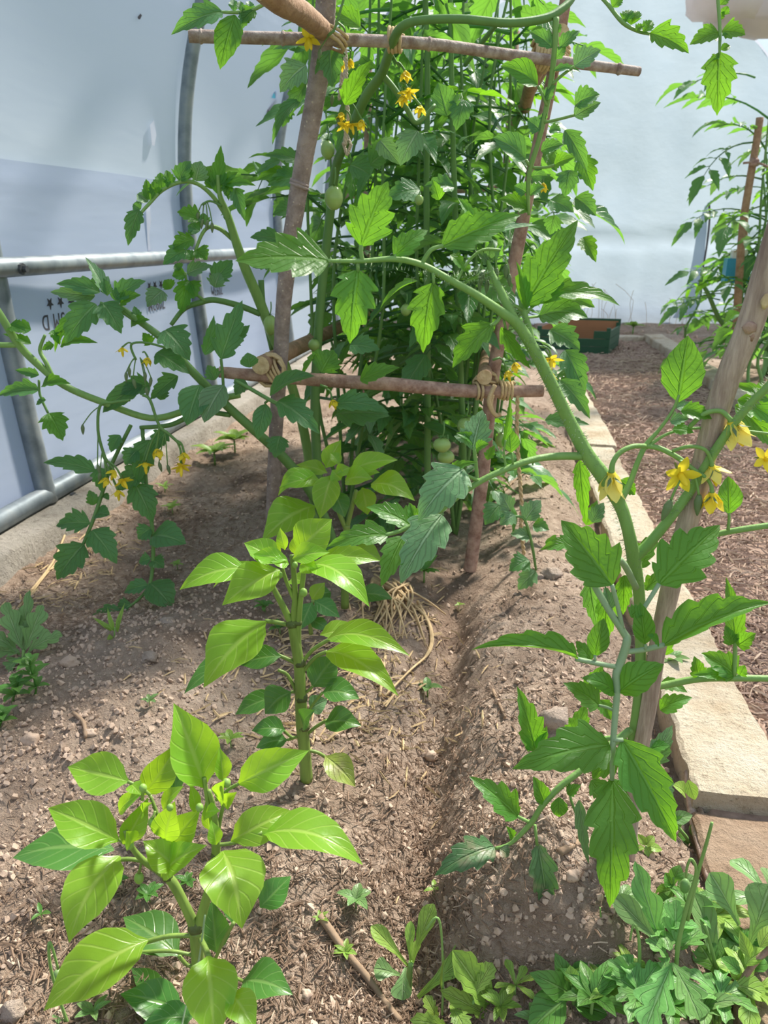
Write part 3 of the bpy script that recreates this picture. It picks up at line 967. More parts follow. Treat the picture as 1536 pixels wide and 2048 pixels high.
# ================================================================== TRELLIS
trel = thing('pole_trellis', GG(940, 1130), 'frame of lashed brown poles carrying the tomatoes', 'trellis')
def pole(name, pts, mat, cap=M['endgrain'], par=trel, sides=12, wob=.03, seed=1):
    mb = MB()
    r = random.Random(seed)
    tube_px(mb, pts, sides, 5, capmi=1, wob=wob, r=r)
    return mb.build(name, [mat, cap], par, sharp=50)
pl = pole('upright_pole', [(656, -60, 1.90, 42), (641, 130, 1.98, 41), (606, 330, 2.05, 38), (582, 480, 2.10, 35), (567, 610, 2.15, 32), (561, 720, 2.19, 30), (552, 860, 2.22, 28), (546, 1000, 2.25, 27), (540, 1150, 2.28, 26)], M['bark'], seed=3)
mb = MB()
for (px, py, d, rr_) in ((598, 372, 2.06, 20), (599, 366, 2.06, 20)):
    p = P(px, py, d); mb.tube([P(px + 1, py - 3, d), P(px - 1, py + 3, d)], rr_ * ZC(px, py, d) / FPX, 10, 1)
mb.build('ring_scar', M['bark'], pl)
pr_ = pole('upright_pole', [(1140, -70, 2.2, 23), (1128, 20, 2.22, 23), (1105, 150, 2.25, 24), (1068, 330, 2.28, 25), (1040, 470, 2.3, 26), (1005, 650, 2.31, 26), (985, 760, 2.31, 26), (964, 960, 2.31, 26), (940, 1140, 2.31, 26)], M['bark_red'], seed=4)
pole('cross_pole', [(438, 744, 2.12, 22), (505, 750, 2.13, 25), (600, 757, 2.14, 26), (700, 764, 2.16, 27), (780, 768, 2.18, 28), (860, 776, 2.2, 27), (960, 783, 2.22, 26), (1085, 782, 2.24, 24)], M['bark_red'], seed=5)
cn = pole('cross_cane', [(377, 72, 1.88, 25), (480, 75, 1.90, 24), (565, 77, 1.92, 24), (700, 80, 1.96, 24), (858, 88, 2.02, 23), (1000, 107, 2.1, 22), (1130, 124, 2.16, 21), (1278, 143, 2.22, 18)], M['cane'], seed=6, wob=.01)
for (px, py, d, wpx) in ((566, 77, 1.92, 28), (402, 73, 1.885, 28), (858, 88, 2.02, 27), (1238, 138, 2.2, 23)):
    mb = MB(); q = ZC(px, py, d) / FPX
    mb.tube([P(px - 5, py - .5, d), P(px, py, d), P(px + 5, py + .5, d)], [wpx * .40 * q, wpx * .52 * q, wpx * .42 * q], 12, 1)
    mb.build('cane_joint', M['cane'], cn)
# poles running back along the tunnel
def back_pole(px, py, d, wpx, ln, mat, dz=0.0, dx=0.0, name='side_pole', seed=1):
    a_ = P(px, py, d); rad = wpx * ZC(px, py, d) / FPX / 2
    mb = MB(); pts = [a_ + Vector((dx * t, ln * t, dz * t)) for t in (0, .04, .25, .5, .75, 1)]
    mb.tube(pts, [rad * 1.0, rad, rad * .97, rad * .95, rad * .92, rad * .9], 14, 3, capmi=1, wob=.02, r=random.Random(seed))
    return mb.build(name, [mat, M['endgrain']], trel, sharp=50)
back_pole(521, 731, 2.1, 37, 1.9, M['bark_brown'], -.02, .0)
back_pole(969, 755, 2.2, 30, 1.9, M['bark_brown'], .0, -.02)
back_pole(1122, 66, 2.17, 34, 1.8, M['bark_brown'], .03, -.1)
pole('brace_pole', [(1112, 100, 2.2, 30), (1080, 130, 2.3, 32), (1062, 170, 2.5, 27), (1050, 215, 2.8, 24)], M['bark_brown'], seed=8)
pole('top_pole', [(520, -30, 1.50, 54), (560, 2, 1.58, 52), (600, 24, 1.72, 46), (634, 50, 1.86, 40), (648, 62, 1.95, 36)], M['bark_brown'], seed=9)
for (x, zt, s_) in ((-.74, 1.9, 11), (-.05, 1.9, 12)):
    mb = MB(); mb.tube([Vector((x, 4.25, -.05)), Vector((x + .02, 4.2, .8)), Vector((x + .05, 4.15, zt))], [.022, .02, .018], 10, 4, capmi=1)
    mb.build('upright_pole', [M['bark_red'], M['endgrain']], trel)
mb = MB(); mb.tube([Vector((-.95, 4.18, 1.2)), Vector((.2, 4.16, 1.24))], .016, 10, 1, capmi=1)
mb.build('cross_pole', [M['bark_red'], M['endgrain']], trel)
# lashings
def lash(c, ax, rad, turns, pitch, tr, name='twine_lashing', mat=None, squash=1.0, other=None):
    ax = ax.normalized(); u = ax.orthogonal().normalized(); v = ax.cross(u)
    n = int(turns * 12); pts = []
    for i in range(n + 1):
        a_ = 2 * math.pi * i / 12
        pts.append(c + ax * (pitch * (i / 12 - turns / 2)) + (u * math.cos(a_) * squash + v * math.sin(a_)) * (rad + .002 * math.sin(i * 1.7)))
    mb = MB(); mb.tube(pts, tr, 6, 1)
    return mb.build(name, mat or M['twine'], trel)
def q_(px, py, d):
    return ZC(px, py, d) / FPX
axc = (P(960, 783, 2.22) - P(860, 776, 2.2)).normalized()
bk_ = Vector((0, 1, 0))
lash(P(968, 770, 2.25), Vector((.25, .2, 1)), .031, 3.2, .012, .0042)
lash(P(972, 768, 2.26), bk_ + Vector((0, 0, .2)), .036, 2.5, .012, .0042)
lash(P(1012, 781, 2.235), axc, .024, 4.2, .010, .0048)
lash(P(960, 783, 2.22), axc, .023, 2.2, .012, .0042)
for pts in ([(985, 790, 2.2), (982, 810, 2.19), (990, 830, 2.2), (1002, 828, 2.2)], [(990, 770, 2.19), (978, 800, 2.18), (984, 822, 2.185), (994, 832, 2.19)]):
    mb = MB(); tube_px(mb, [(a, b, c, 9) for a, b, c in pts], 6, 5); mb.build('twine_lashing', M['twine'], trel)
lash(P(540, 740, 2.14), bk_, .042, 3, .012, .0045)
lash(P(553, 745, 2.15), Vector((1, 0, .5)), .034, 3.5, .010, .0045)
lash(P(560, 750, 2.16), Vector((0, .2, 1)), .036, 2.5, .011, .0045)
lash(P(1082, 112, 2.17), Vector((1, .3, -.2)), .030, 5, .009, .0055)
lash(P(1108, 112, 2.2), Vector((.1, .3, 1)), .034, 4, .009, .0050)
lash(P(790, 80, 2.0), Vector((1, .1, -.1)), .024, 4, .008, .0045)
lash(P(660, 78, 1.95), Vector((.4, .3, 1)), .036, 3, .01, .004)
def twine(pts, wpx, mat, strands=2, name='twine', seed=1):
    r = random.Random(seed)
    mb = MB()
    V_ = [P(*p) for p in pts]
    k = q_(*pts[0]) * wpx / 2
    # twisted strands
    n = 14 * (len(V_) - 1)
    for s_ in range(strands):
        out = []
        for i in range(n + 1):
            t = i / n * (len(V_) - 1); j = min(int(t), len(V_) - 2); f = t - j
            p = V_[j].lerp(V_[j + 1], f)
            a_ = i * 1.1 + s_ * math.pi * 2 / strands
            out.append(p + Vector((math.cos(a_), math.sin(a_), 0)) * k * .5)
        mb.tube(out, k * .6, 5, 1)
    return mb.build(name, mat, trel)
twine([(1035, 790, 2.22), (1034, 860, 2.22), (1038, 940, 2.24), (1043, 1000, 2.24), (1042, 1060, 2.24), (1048, 1110, 2.26)], 9, M['twine'], 2)
twine([(688, 78, 2.1), (692, 130, 2.1), (690, 180, 2.1), (696, 230, 2.1), (690, 290, 2.1)], 10, M['string'], 3)
twine([(680, 95, 2.1), (684, 150, 2.12), (678, 200, 2.12)], 8, M['string'], 2)
twine([(795, 85, 2.05), (778, 112, 2.06), (770, 140, 2.08)], 8, M['string'], 2)
twine([(690, 260, 2.12), (702, 290, 2.1), (694, 310, 2.11), (686, 285, 2.12)], 7, M['string'], 2)

# stakes
stk = thing('tomato_stake', GG(1252, 1752), 'thick brown stake leaning beside the nearest tomato plant', 'stake')
mb = MB()
tube_px(mb, [(1610, 290, .98, 50), (1552, 480, .99, 52), (1500, 650, 1.0, 52), (1444, 790, 1.01, 48), (1392, 985, 1.02, 43), (1352, 1130, 1.02, 39), (1318, 1280, 1.02, 34), (1299, 1400, 1.02, 32), (1272, 1560, 1.02, 29), (1251, 1765, 1.015, 28)], 14, 5, capmi=1, wob=.025, r=random.Random(4))
mb.build('shaft', [M['bark_stake'], M['endgrain']], stk)
mb = MB()
p = P(1500, 655, .984); mb.blob(p, .009, .0035, .008, 10, 6, .4, 4)
mb.blob(P(1503, 672, .987), .004, .003, .007, 8, 6, .5, 6)
mb.build('knot', M['bark_red'], stk)
mb = MB(); mb.blob(P(1532, 602, .9755), .006, .003, .010, 8, 6, .4, 4)
mb.build('bark_scar', M['endgrain'], stk)

# crate
CR0 = G(1216, 711, -.04)
crate = thing('fruit_crate', CR0, 'dark green wooden crate with a brown lining on the far path', 'crate')
cx = Vector((-.985, .17, 0)).normalized(); cy = Vector((.27, .96, 0)).normalized(); cz = Vector((.02, 0, 1)).normalized()
W_, D_, H_ = .68, .62, .235
def slat(c, a, b, e, name='slat', mat=M['green_paint']):
    mb = MB(); mb.box(c, a, b, e); return mb.build(name, mat, crate, smooth=False)
for k in range(3):
    zc = H_ * (.17 + .31 * k)
    if k < 2:
        slat(CR0 + cx * W_ / 2 + cz * zc, cx * W_ / 2, cy * .008, cz * H_ * .148)
    else:
        slat(CR0 + cx * W_ * .11 + cz * zc, cx * W_ * .11, cy * .008, cz * H_ * .148)
        slat(CR0 + cx * W_ * .89 + cz * zc, cx * W_ * .11, cy * .008, cz * H_ * .148)
    slat(CR0 + cy * D_ / 2 + cz * zc + cx * .009, cy * D_ / 2, cx * .008, cz * H_ * .148)
    slat(CR0 + cx * W_ + cy * D_ / 2 + cz * zc, cy * D_ / 2, cx * .008, cz * H_ * .148)
    slat(CR0 + cx * W_ / 2 + cy * D_ + cz * (zc + .06 * (k == 2)), cx * W_ / 2, cy * .008, cz * H_ * .148)
slat(CR0 + cx * W_ / 2 + cy * D_ / 2 + cz * .012, cx * W_ * .49, cy * D_ * .49, cz * .006, 'bottom_board')
for a_, b_ in ((.03, .03), (.97, .03), (.03, .97), (.97, .97)):
    slat(CR0 + cx * W_ * a_ + cy * D_ * b_ + cz * H_ * .53, cx * .018, cy * .018, cz * H_ * .53, 'corner_post')
slat(CR0 + cx * W_ / 2 + cy * (D_ - .022) + cz * .14, cx * W_ * .47, cy * .004, cz * .12, 'card_lining', M['terracotta'])
slat(CR0 + cx * W_ * .955 + cy * D_ * .5 + cz * .13, cy * D_ * .46, cx * .004, cz * .11, 'card_lining', M['terracotta'])
slat(CR0 + cx * W_ * .07 + cy * D_ * .5 + cz * .11, cy * D_ * .45, cx * .004, cz * .09, 'card_lining', M['terracotta'])

# right-hand bed: stake with blue container
YF = 6.0
fs = thing('far_stake', Vector((PY(1470, 700, YF).x, YF, gz(1.8, YF))), 'thin brown stake in the far bed with a twine knot', 'stake')
mb = MB()
mb.tube([PY(1520, 235, YF), PY(1512, 290, YF), PY(1500, 360, YF), PY(1486, 450, YF), PY(1478, 560, YF), PY(1470, 705, YF)], [.024, .024, .025, .026, .027, .028], 10, 4, capmi=1, wob=.02)
mb.build('shaft', [M['bark_brown'], M['endgrain']], fs)
mb = MB(); c = PY(1508, 326, YF - .02); mb.blob(c, .035, .03, .03, 8, 6, .5, 3)
mb.tube([c + Vector((-.07, 0, 0)), c + Vector((.02, -.02, 0)), c + Vector((.14, 0, -.05))], .008, 6, 3)
mb.build('twine_knot', M['bark_red'], fs)
bc = PY(1473, 541, YF + .25)
bt = thing('blue_container', Vector((bc.x, bc.y, bc.z)), 'bright blue plastic container with a white top hung behind the far stake', 'container')
mb = MB(); mb.box(bc, Vector((.085, 0, 0)), Vector((0, .05, 0)), Vector((0, 0, .085))); mb.build('body', M['blue'], bt, smooth=False)
mb = MB(); mb.box(bc + Vector((0, 0, .11)), Vector((.05, 0, 0)), Vector((0, .035, 0)), Vector((0, 0, .03))); mb.build('cap', M['white'], bt, smooth=False)
mb = MB(); mb.tube([bc + Vector((-.04, -.03, .13)), bc + Vector((-.02, -.2, .2)), PY(1495, 430, YF - .03)], .005, 6, 4); mb.build('hanging_cord', M['twine'], bt)
# ================================================================== PLANTS
def rows_of(txt):
    for ln in txt.strip().splitlines():
        ln = ln.split('#')[0].split()
        if ln:
            yield ln
def fnum(x, dflt):
    return dflt if x == '-' else float(x)
def put_leaves(par, txt, name, kind, mat, r, d0, **kw):
    """base x, base y, tip x, tip y, width, base depth, tip depth, roll, material, bow, fold"""
    out = []
    for q in rows_of(txt):
        q += ['-'] * (12 - len(q))
        bx, by, tx, ty, wpx = map(float, q[:5])
        d = fnum(q[5], d0); dt = fnum(q[6], d)
        mb = MB()
        leaf_px(mb, (bx, by, d), (tx, ty, dt), wpx, kind if q[11] == '-' else q[11],
                roll=None if q[7] == '-' else float(q[7]), bow=None if q[9] == '-' else float(q[9]),
                fold=None if q[10] == '-' else float(q[10]), r=r, **kw)
        out.append(mb.build(name, M[mat if q[8] == '-' else q[8]], par))
    return out
def hero(plant, rach, txt, mat, r, d0, kind='tomato', stem='stem_fg', sides=7):
    """a compound leaf: its stalk is the part, the leaflets are its children"""
    mb = MB(); tube_px(mb, rach, sides, 4)
    lf = mb.build('leaf', M[stem], plant)
    put_leaves(lf, txt, 'leaflet', kind, mat, r, d0)
    return lf
def stem_part(plant, pts, mat='stem_fg', name='stem', sides=10, wob=.0):
    mb = MB(); tube_px(mb, pts, sides, 5, wob=wob)
    return mb.build(name, M[mat], plant)
def flower(plant, c, axis, size, open_=.5, mat='petal', r=rnd, parts=True, stalk=None, stem='stem_fg', face=None):
    """hanging tomato flower: axis points the way the anther cone points"""
    ax = axis.normalized(); u = ax.orthogonal().normalized(); v = ax.cross(u)
    mb = MB()
    mb.tube([c, c + ax * size * .55, c + ax * size * .8], [size * .12, size * .11, size * .03], 7, 2)
    if stalk:
        mb2 = MB(); mb2.tube(stalk + [c], [size * .07] * len(stalk) + [size * .09], 6, 5)
    o = mb.build('flower', M['petal'], plant)
    if stalk:
        mb2.build('flower_stalk', M[stem], o)
    rot = r.uniform(0, 1.2)
    for k in range(5):
        a_ = rot + k * math.tau / 5
        rad = u * math.cos(a_) + v * math.sin(a_)
        spread = open_ + r.uniform(-.12, .12)
        tip = c + ax * size * (.95 - .85 * spread) + rad * size * (.25 + .55 * spread)
        pm = MB() if parts else pm_all if k else MB()
        if not parts:
            pm_all = pm
        leaf(pm, c + ax * size * .05 + rad * size * .06, tip, size * (.5 if open_ < .5 else .40), (ax * -1 * (1 - spread) + rad * -spread * .3 - ax * .1), 'petal', n=7, m=2, fold=.2, bow=-.12 + .1 * spread, wave=.05, r=r)
        if parts:
            pm.build('petal', M[mat], o)
    if not parts:
        pm_all.build('petals', M[mat], o)['kind'] = 'stuff'
    sm = MB()
    for k in range(5):
        a_ = rot + .6 + k * math.tau / 5
        rad = u * math.cos(a_) + v * math.sin(a_)
        leaf(sm, c - ax * size * .02, c + ax * size * (.30 if open_ < .7 else -.1) + rad * size * (.42 if open_ < .7 else .55), size * .13, -rad, 'sliver', n=5, m=1, fold=.2, bow=.1, wave=0, r=r)
    sm.build('sepals', M['sepal'], o)
    return o
def bud(plant, c, axis, ln, stalk=None, mat='sepal', stem='stem_fg'):
    ax = axis.normalized()
    mb = MB(); mb.tube([c, c + ax * ln * .3, c + ax * ln * .65, c + ax * ln], [ln * .10, ln * .2, ln * .16, ln * .03], 8, 3)
    o = mb.build('bud', M[mat], plant)
    if stalk:
        m2 = MB(); m2.tube(stalk + [c], [ln * .06] * (len(stalk) + 1), 6, 4); m2.build('bud_stalk', M[stem], o)
    return o

# ------------------------------------------------------------------ nearest pepper
r = random.Random(101)
D1 = .82
pp = thing('pepper_plant', GG(398, 1968), 'bright yellow green pepper plant nearest the camera, forked above a dark node', 'pepper plant')
st = stem_part(pp, [(400, 2000, .82, 26), (397, 1950, .82, 26), (395, 1905, .82, 26), (393, 1858, .82, 30)], 'pepper_stem')
stem_part(pp, [(393, 1862, .82, 24), (372, 1815, .82, 20), (345, 1765, .82, 20), (320, 1742, .82, 17), (288, 1722, .815, 13), (262, 1692, .81, 11), (250, 1660, .81, 9)], 'pepper_stem')
stem_part(pp, [(394, 1862, .82, 22), (412, 1800, .82, 19), (428, 1740, .82, 18), (432, 1690, .82, 18), (428, 1625, .82, 12), (418, 1580, .82, 8)], 'pepper_stem')
stem_part(pp, [(322, 1742, .82, 13), (325, 1690, .83, 9), (318, 1640, .83, 8), (300, 1590, .84, 7)], 'pepper_stem')
stem_part(pp, [(432, 1700, .82, 12), (440, 1640, .83, 8), (455, 1580, .83, 7)], 'pepper_stem')
for x, y, w_ in ((392, 1852, 34), (335, 1752, 23), (432, 1708, 22)):
    mb = MB(); k = q_(x, y, .82); mb.blob(P(x, y, .82), w_ * k * .5, w_ * k * .5, w_ * k * .42, 10, 6, .3, 3); mb.build('stem_node', M['node'], st)
mb = MB(); k = q_(422, 1770, .81); mb.tube([P(423, 1780, .81), P(422, 1762, .81)], 9 * k, 8, 1); mb.build('pruned_stub', M['bud'], st)
def petiole(plant, pts, d, w_, mat='pepper_stem'):
    mb = MB(); tube_px(mb, [(a, b, (c[0] if c else d), w_) for a, b, *c in pts], 6, 4)
    return mb.build('leaf_stalk', M[mat], plant)
for pts, w_ in (([(418, 1625), (412, 1580), (408, 1555)], 9), ([(432, 1600), (455, 1580), (478, 1567)], 7), ([(300, 1590), (282, 1575), (255, 1563)], 7),
                ([(262, 1692), (248, 1685), (238, 1678)], 8), ([(288, 1722), (255, 1718), (225, 1722)], 9), ([(392, 1872), (340, 1872), (292, 1884)], 10),
                ([(392, 1912), (340, 1902), (280, 1905), (262, 1912)], 8), ([(402, 1880, .80), (410, 1895, .77), (418, 1915, .74)], 12), ([(398, 1935), (375, 1930), (358, 1912)], 8),
                ([(430, 1725), (445, 1738), (458, 1745)], 9), ([(402, 1960), (430, 1940), (485, 1962)], 7), ([(398, 2000), (380, 2015), (365, 2022)], 7),
                ([(432, 1915), (448, 1880), (468, 1845)], 8), ([(285, 1600), (285, 1590), (288, 1582)], 7), ([(430, 1690), (470, 1685), (525, 1665)], 8)):
    petiole(pp, pts, .82, w_)
put_leaves(pp, '''
408 1575 347 1406 98 .82 .84 10 - .05 .35
476 1568 618 1501 74 .82 .84 - - .12 .3
258 1563 135 1534 76 .82 .83 - - .08 .25
285 1590 362 1480 60 .84 .87 30 - .1 .35
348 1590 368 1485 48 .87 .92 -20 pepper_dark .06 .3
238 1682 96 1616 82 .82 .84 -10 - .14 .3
228 1700 25 1716 112 .84 .84 20 pepper_dark .1 .15
240 1712 138 1886 104 .81 .72 14 - .2 .22
330 1680 350 1602 56 .81 .81 0 - .08 .3
334 1702 402 1617 66 .82 .83 10 - .08 .3
352 1738 286 1682 60 .80 .81 0 - .12 .3
322 1752 414 1690 62 .80 .80 -8 - .12 .3
462 1682 585 1622 66 .82 .86 12 - .2 .25
526 1668 726 1730 96 .82 .78 -20 - .2 .22
446 1702 484 1858 118 .80 .72 -8 - .22 .2
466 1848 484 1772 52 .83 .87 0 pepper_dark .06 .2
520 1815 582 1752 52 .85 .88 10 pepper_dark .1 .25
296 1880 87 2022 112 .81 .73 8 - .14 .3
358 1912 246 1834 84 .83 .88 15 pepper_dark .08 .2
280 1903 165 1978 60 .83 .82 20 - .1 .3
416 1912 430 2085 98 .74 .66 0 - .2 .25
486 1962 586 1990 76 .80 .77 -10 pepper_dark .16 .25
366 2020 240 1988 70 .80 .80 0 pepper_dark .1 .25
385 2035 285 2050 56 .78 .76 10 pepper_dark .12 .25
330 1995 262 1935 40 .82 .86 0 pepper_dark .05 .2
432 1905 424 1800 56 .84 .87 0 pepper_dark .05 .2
418 1660 412 1600 22 .82 .82
446 1562 438 1494 34 .82 .83 20 - .05 .4
392 1625 380 1566 24 .81 .81
440 1605 450 1560 36 .81 .79
448 1612 474 1584 28 .81 .80
412 1625 440 1622 30 .80 .79
432 1690 422 1640 28 .80 .81
262 1690 252 1662 36 .80 .78
246 1688 297 1594 46 .81 .83 30 - .08 .35
238 1625 290 1582 34 .83 .82 0 - .1 .3
262 1568 282 1590 30 .82 .8
462 1985 512 2060 60 .70 .66 0 - .1 .3
326 1620 368 1572 34 .83 .84
290 1632 305 1605 26 .82 .8
''', 'leaf', 'pepper', 'pepper', r, D1, wave=.10)
for x, y, s_ in ((453, 1566, 9), (399, 1615, 8), (340, 1615, 7), (259, 1690, 9), (286, 1576, 8)):
    k = q_(x, y, .80); mb = MB(); mb.blob(P(x, y, .80), s_ * k, s_ * k, s_ * k * 1.15, 10, 7); mb.build('bud', M['bud'], pp)
for x, y, s_, sx_, sy_ in ((278, 1756, 11, 284, 1718), (305, 1645, 10, 310, 1622)):
    k = q_(x, y, .81); mb = MB(); mb.blob(P(x, y, .81), s_ * k * .9, s_ * k * .9, s_ * k * 1.2, 10, 7); f_ = mb.build('young_pepper', M['bud'], pp)
    mb = MB(); tube_px(mb, [(sx_, sy_, .815, 6), (x + 2, (y + sy_) / 2, .81, 6), (x, y - s_, .81, 8)], 6, 3); mb.build('fruit_stalk', M['pepper_stem'], f_)

# ------------------------------------------------------------------ middle pepper
D2 = 1.27
g2 = GG(612, 1545)
p2 = thing('pepper_plant', g2, 'taller pepper plant with a ringed dark stem growing behind the nearest one', 'pepper plant')
st = stem_part(p2, [(613, 1560, D2, 26), (609, 1500, D2, 24), (604, 1450, D2, 25), (601, 1390, D2, 23), (598, 1330, D2, 22), (590, 1280, D2, 21), (584, 1245, D2, 20)], 'pepper_stem')
stem_part(p2, [(584, 1250, D2, 15), (562, 1205, D2, 13), (545, 1172, D2, 11), (535, 1140, D2, 9)], 'pepper_stem')
stem_part(p2, [(586, 1250, D2, 15), (590, 1200, D2, 12), (588, 1150, D2, 11), (584, 1110, D2, 10)], 'pepper_stem')
stem_part(p2, [(598, 1330, D2, 13), (596, 1260, D2, 13), (602, 1190, D2, 11), (610, 1130, D2, 9)], 'pepper_stem')
stem_part(p2, [(588, 1200, D2, 8), (572, 1160, D2, 8), (560, 1120, D2, 7)], 'pepper_stem')
for x, y, w_ in ((600, 1325, 26), (584, 1247, 26), (603, 1395, 27), (607, 1452, 28), (596, 1245, 18)):
    mb = MB(); k = q_(x, y, D2); mb.blob(P(x, y, D2), w_ * k * .475, w_ * k * .475, w_ * k * .4, 10, 6, .3, 3); mb.build('stem_node', M['node'], st)
for pts, w_ in (([(584, 1252), (555, 1245), (530, 1242)], 9), ([(596, 1330), (575, 1318), (545, 1306)], 8), ([(592, 1382), (575, 1350), (556, 1340)], 7),
                ([(602, 1330), (625, 1300), (660, 1278)], 8), ([(605, 1345), (630, 1315), (655, 1303)], 8), ([(605, 1390), (618, 1380), (626, 1372)], 6),
                ([(606, 1440), (625, 1410), (645, 1385)], 6), ([(608, 1475), (630, 1455), (655, 1440)], 7), ([(604, 1470), (585, 1475), (566, 1460)], 6),
                ([(603, 1390), (592, 1385), (582, 1384)], 6), ([(612, 1500), (635, 1505), (652, 1515)], 7), ([(546, 1172), (520, 1150), (500, 1135)], 7), ([(604, 1470), (590, 1475), (575, 1480)], 6)):
    petiole(p2, pts, D2, w_)
put_leaves(p2, '''
498 1136 359 1180 66 1.27 1.24 10 - .16 .25
560 1140 444 1211 76 1.24 1.18 0 - .12 .3
515 1128 426 1176 36 1.29 1.30 20 pepper .1 .3
556 1122 488 1086 54 1.24 1.25 0 - .08 .3
594 1104 664 1038 72 1.25 1.28 10 - .08 .3
620 1128 739 1214 76 1.24 1.15 -15 - .2 .2
640 1118 760 1122 46 1.30 1.30 0 - .12 .3
585 1118 660 1105 44 1.22 1.22 0 - .12 .35
575 1120 500 1112 34 1.22 1.23 0 - .1 .3
560 1115 524 1080 30 1.27 1.28
570 1100 560 1055 22 1.26 1.27
590 1110 598 1065 24 1.27 1.28
578 1128 540 1122 30 1.22 1.21
600 1130 640 1145 34 1.22 1.20
610 1165 580 1160 36 1.28 1.32 0 - .1 .3
532 1243 407 1376 104 1.25 1.16 16 - .12 .22
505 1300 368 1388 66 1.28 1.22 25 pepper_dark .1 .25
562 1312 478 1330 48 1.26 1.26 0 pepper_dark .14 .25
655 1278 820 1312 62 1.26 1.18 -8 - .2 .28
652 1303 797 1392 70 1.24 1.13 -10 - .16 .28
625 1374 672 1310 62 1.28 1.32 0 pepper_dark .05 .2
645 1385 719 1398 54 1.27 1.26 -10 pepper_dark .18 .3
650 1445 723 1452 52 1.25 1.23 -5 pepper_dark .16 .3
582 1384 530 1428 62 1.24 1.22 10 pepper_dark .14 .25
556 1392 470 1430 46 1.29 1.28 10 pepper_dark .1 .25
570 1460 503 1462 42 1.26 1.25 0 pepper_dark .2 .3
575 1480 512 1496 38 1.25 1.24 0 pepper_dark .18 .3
650 1512 711 1574 52 1.24 1.20 0 pepper_yellow .14 .3
620 1420 655 1400 40 1.30 1.31 0 pale .1 .3
606 1450 630 1420 40 1.24 1.22 0 pepper_dark .1 .3
640 1270 720 1260 40 1.32 1.36 0 - .1 .3
''', 'leaf', 'pepper', 'pepper', r, D2, wave=.10)
for x, y, s_ in ((607, 1185, 8), (560, 1150, 6), (590, 1130, 6)):
    k = q_(x, y, 1.25); mb = MB(); mb.blob(P(x, y, 1.25), s_ * k, s_ * k, s_ * k * 1.2, 10, 7); mb.build('bud', M['bud'], p2)

# ------------------------------------------------------------------ back pepper
D3 = 1.98
p3 = thing('pepper_plant', GG(690, 1190), 'pale green pepper plant farthest back, in front of the trellis', 'pepper plant')
stem_part(p3, [(690, 1215, D3, 17), (690, 1140, D3, 15), (692, 1075, D3, 14), (694, 1050, D3, 14)], 'pepper_stem')
stem_part(p3, [(694, 1055, D3, 10), (705, 1010, D3, 9), (712, 980, D3, 8)], 'pepper_stem')
stem_part(p3, [(693, 1060, D3, 10), (676, 1020, D3, 9), (668, 985, D3, 8), (664, 955, D3, 7)], 'pepper_stem')
put_leaves(p3, '''
652 936 682 880 38 1.96 1.98 0 - .06 .35
700 942 796 920 44 1.95 1.95 0 - .14 .3
632 946 556 992 40 1.98 1.95 15 - .22 .25
640 962 558 976 40 1.97 1.93 0 - .2 .25
664 950 640 1038 52 1.93 1.87 0 - .12 .3
655 946 592 930 30 1.99 2.0 0 - .1 .3
690 962 746 958 44 1.93 1.90 0 - .16 .35
690 950 760 945 34 1.97 1.98 0 - .1 .3
742 968 830 1002 54 1.96 1.9 -5 - .22 .25
630 1012 524 1082 82 1.97 1.88 10 - .14 .22
622 1040 530 1068 44 2.0 1.98 20 pepper_dark .1 .3
668 985 690 1035 40 1.95 1.92 0 pepper_dark .1 .3
725 975 735 1030 42 2.0 1.98 0 - .1 .3
705 1100 765 1122 40 1.98 1.96 0 - .16 .3
690 1100 640 1130 46 2.0 1.98 0 pepper_dark .12 .3
700 1130 690 1165 44 1.96 1.92 0 - .1 .3
678 930 660 905 24 1.94 1.96
672 948 700 935 26 1.92 1.93
682 960 664 940 30 1.92 1.93
720 1190 785 1198 38 1.94 1.92 0 pepper_dark .18 .3
662 1185 622 1200 36 1.94 1.92 0 pepper_dark .18 .3
''', 'leaf', 'pepper', 'pepper', r, D3, wave=.10)
p4 = thing('pepper_plant', GG(622, 1262), 'low pepper seedling with drooping leaves behind the ringed stem', 'pepper plant')
stem_part(p4, [(622, 1268, 1.75, 9), (620, 1235, 1.75, 8), (626, 1200, 1.75, 7)], 'pepper_stem')
put_leaves(p4, '''
624 1205 600 1260 40 1.74 1.70 0 pepper_dark
628 1202 680 1235 36 1.75 1.72 0 pepper_dark
624 1200 650 1165 30 1.76 1.78 0 pepper
622 1240 660 1262 26 1.73 1.70 0 pepper_dark
''', 'leaf', 'pepper', 'pepper', r, 1.75)

# ------------------------------------------------------------------ staked tomato, right
r = random.Random(55)
DT = 1.02
tf = thing('tomato_plant', GG(1248, 1650), 'vigorous young tomato plant climbing the leaning stake, yellow flowers at its fork', 'tomato plant')
def thin(pts, k=.70):
    return [[(a, b, c, w_ * k) for a, b, c, w_ in pts]]
main = stem_part(tf, *thin([(1246, 1665, 1.04, 30), (1252, 1560, 1.035, 28), (1270, 1450, 1.03, 29), (1279, 1370, 1.03, 29), (1281, 1290, 1.03, 31), (1279, 1200, 1.02, 33), (1268, 1120, 1.01, 40), (1256, 1060, 1.0, 36), (1240, 1010, 1.0, 38), (1208, 955, 1.0, 46), (1175, 910, 1.0, 42), (1140, 845, 1.0, 38), (1106, 775, .99, 36), (1072, 708, .98, 35), (1036, 650, .97, 32), (1000, 622, .96, 25), (950, 588, .95, 22), (900, 560, .945, 20), (845, 530, .94, 18), (790, 518, .93, 17), (725, 522, .92, 13), (655, 522, .91, 10)]))
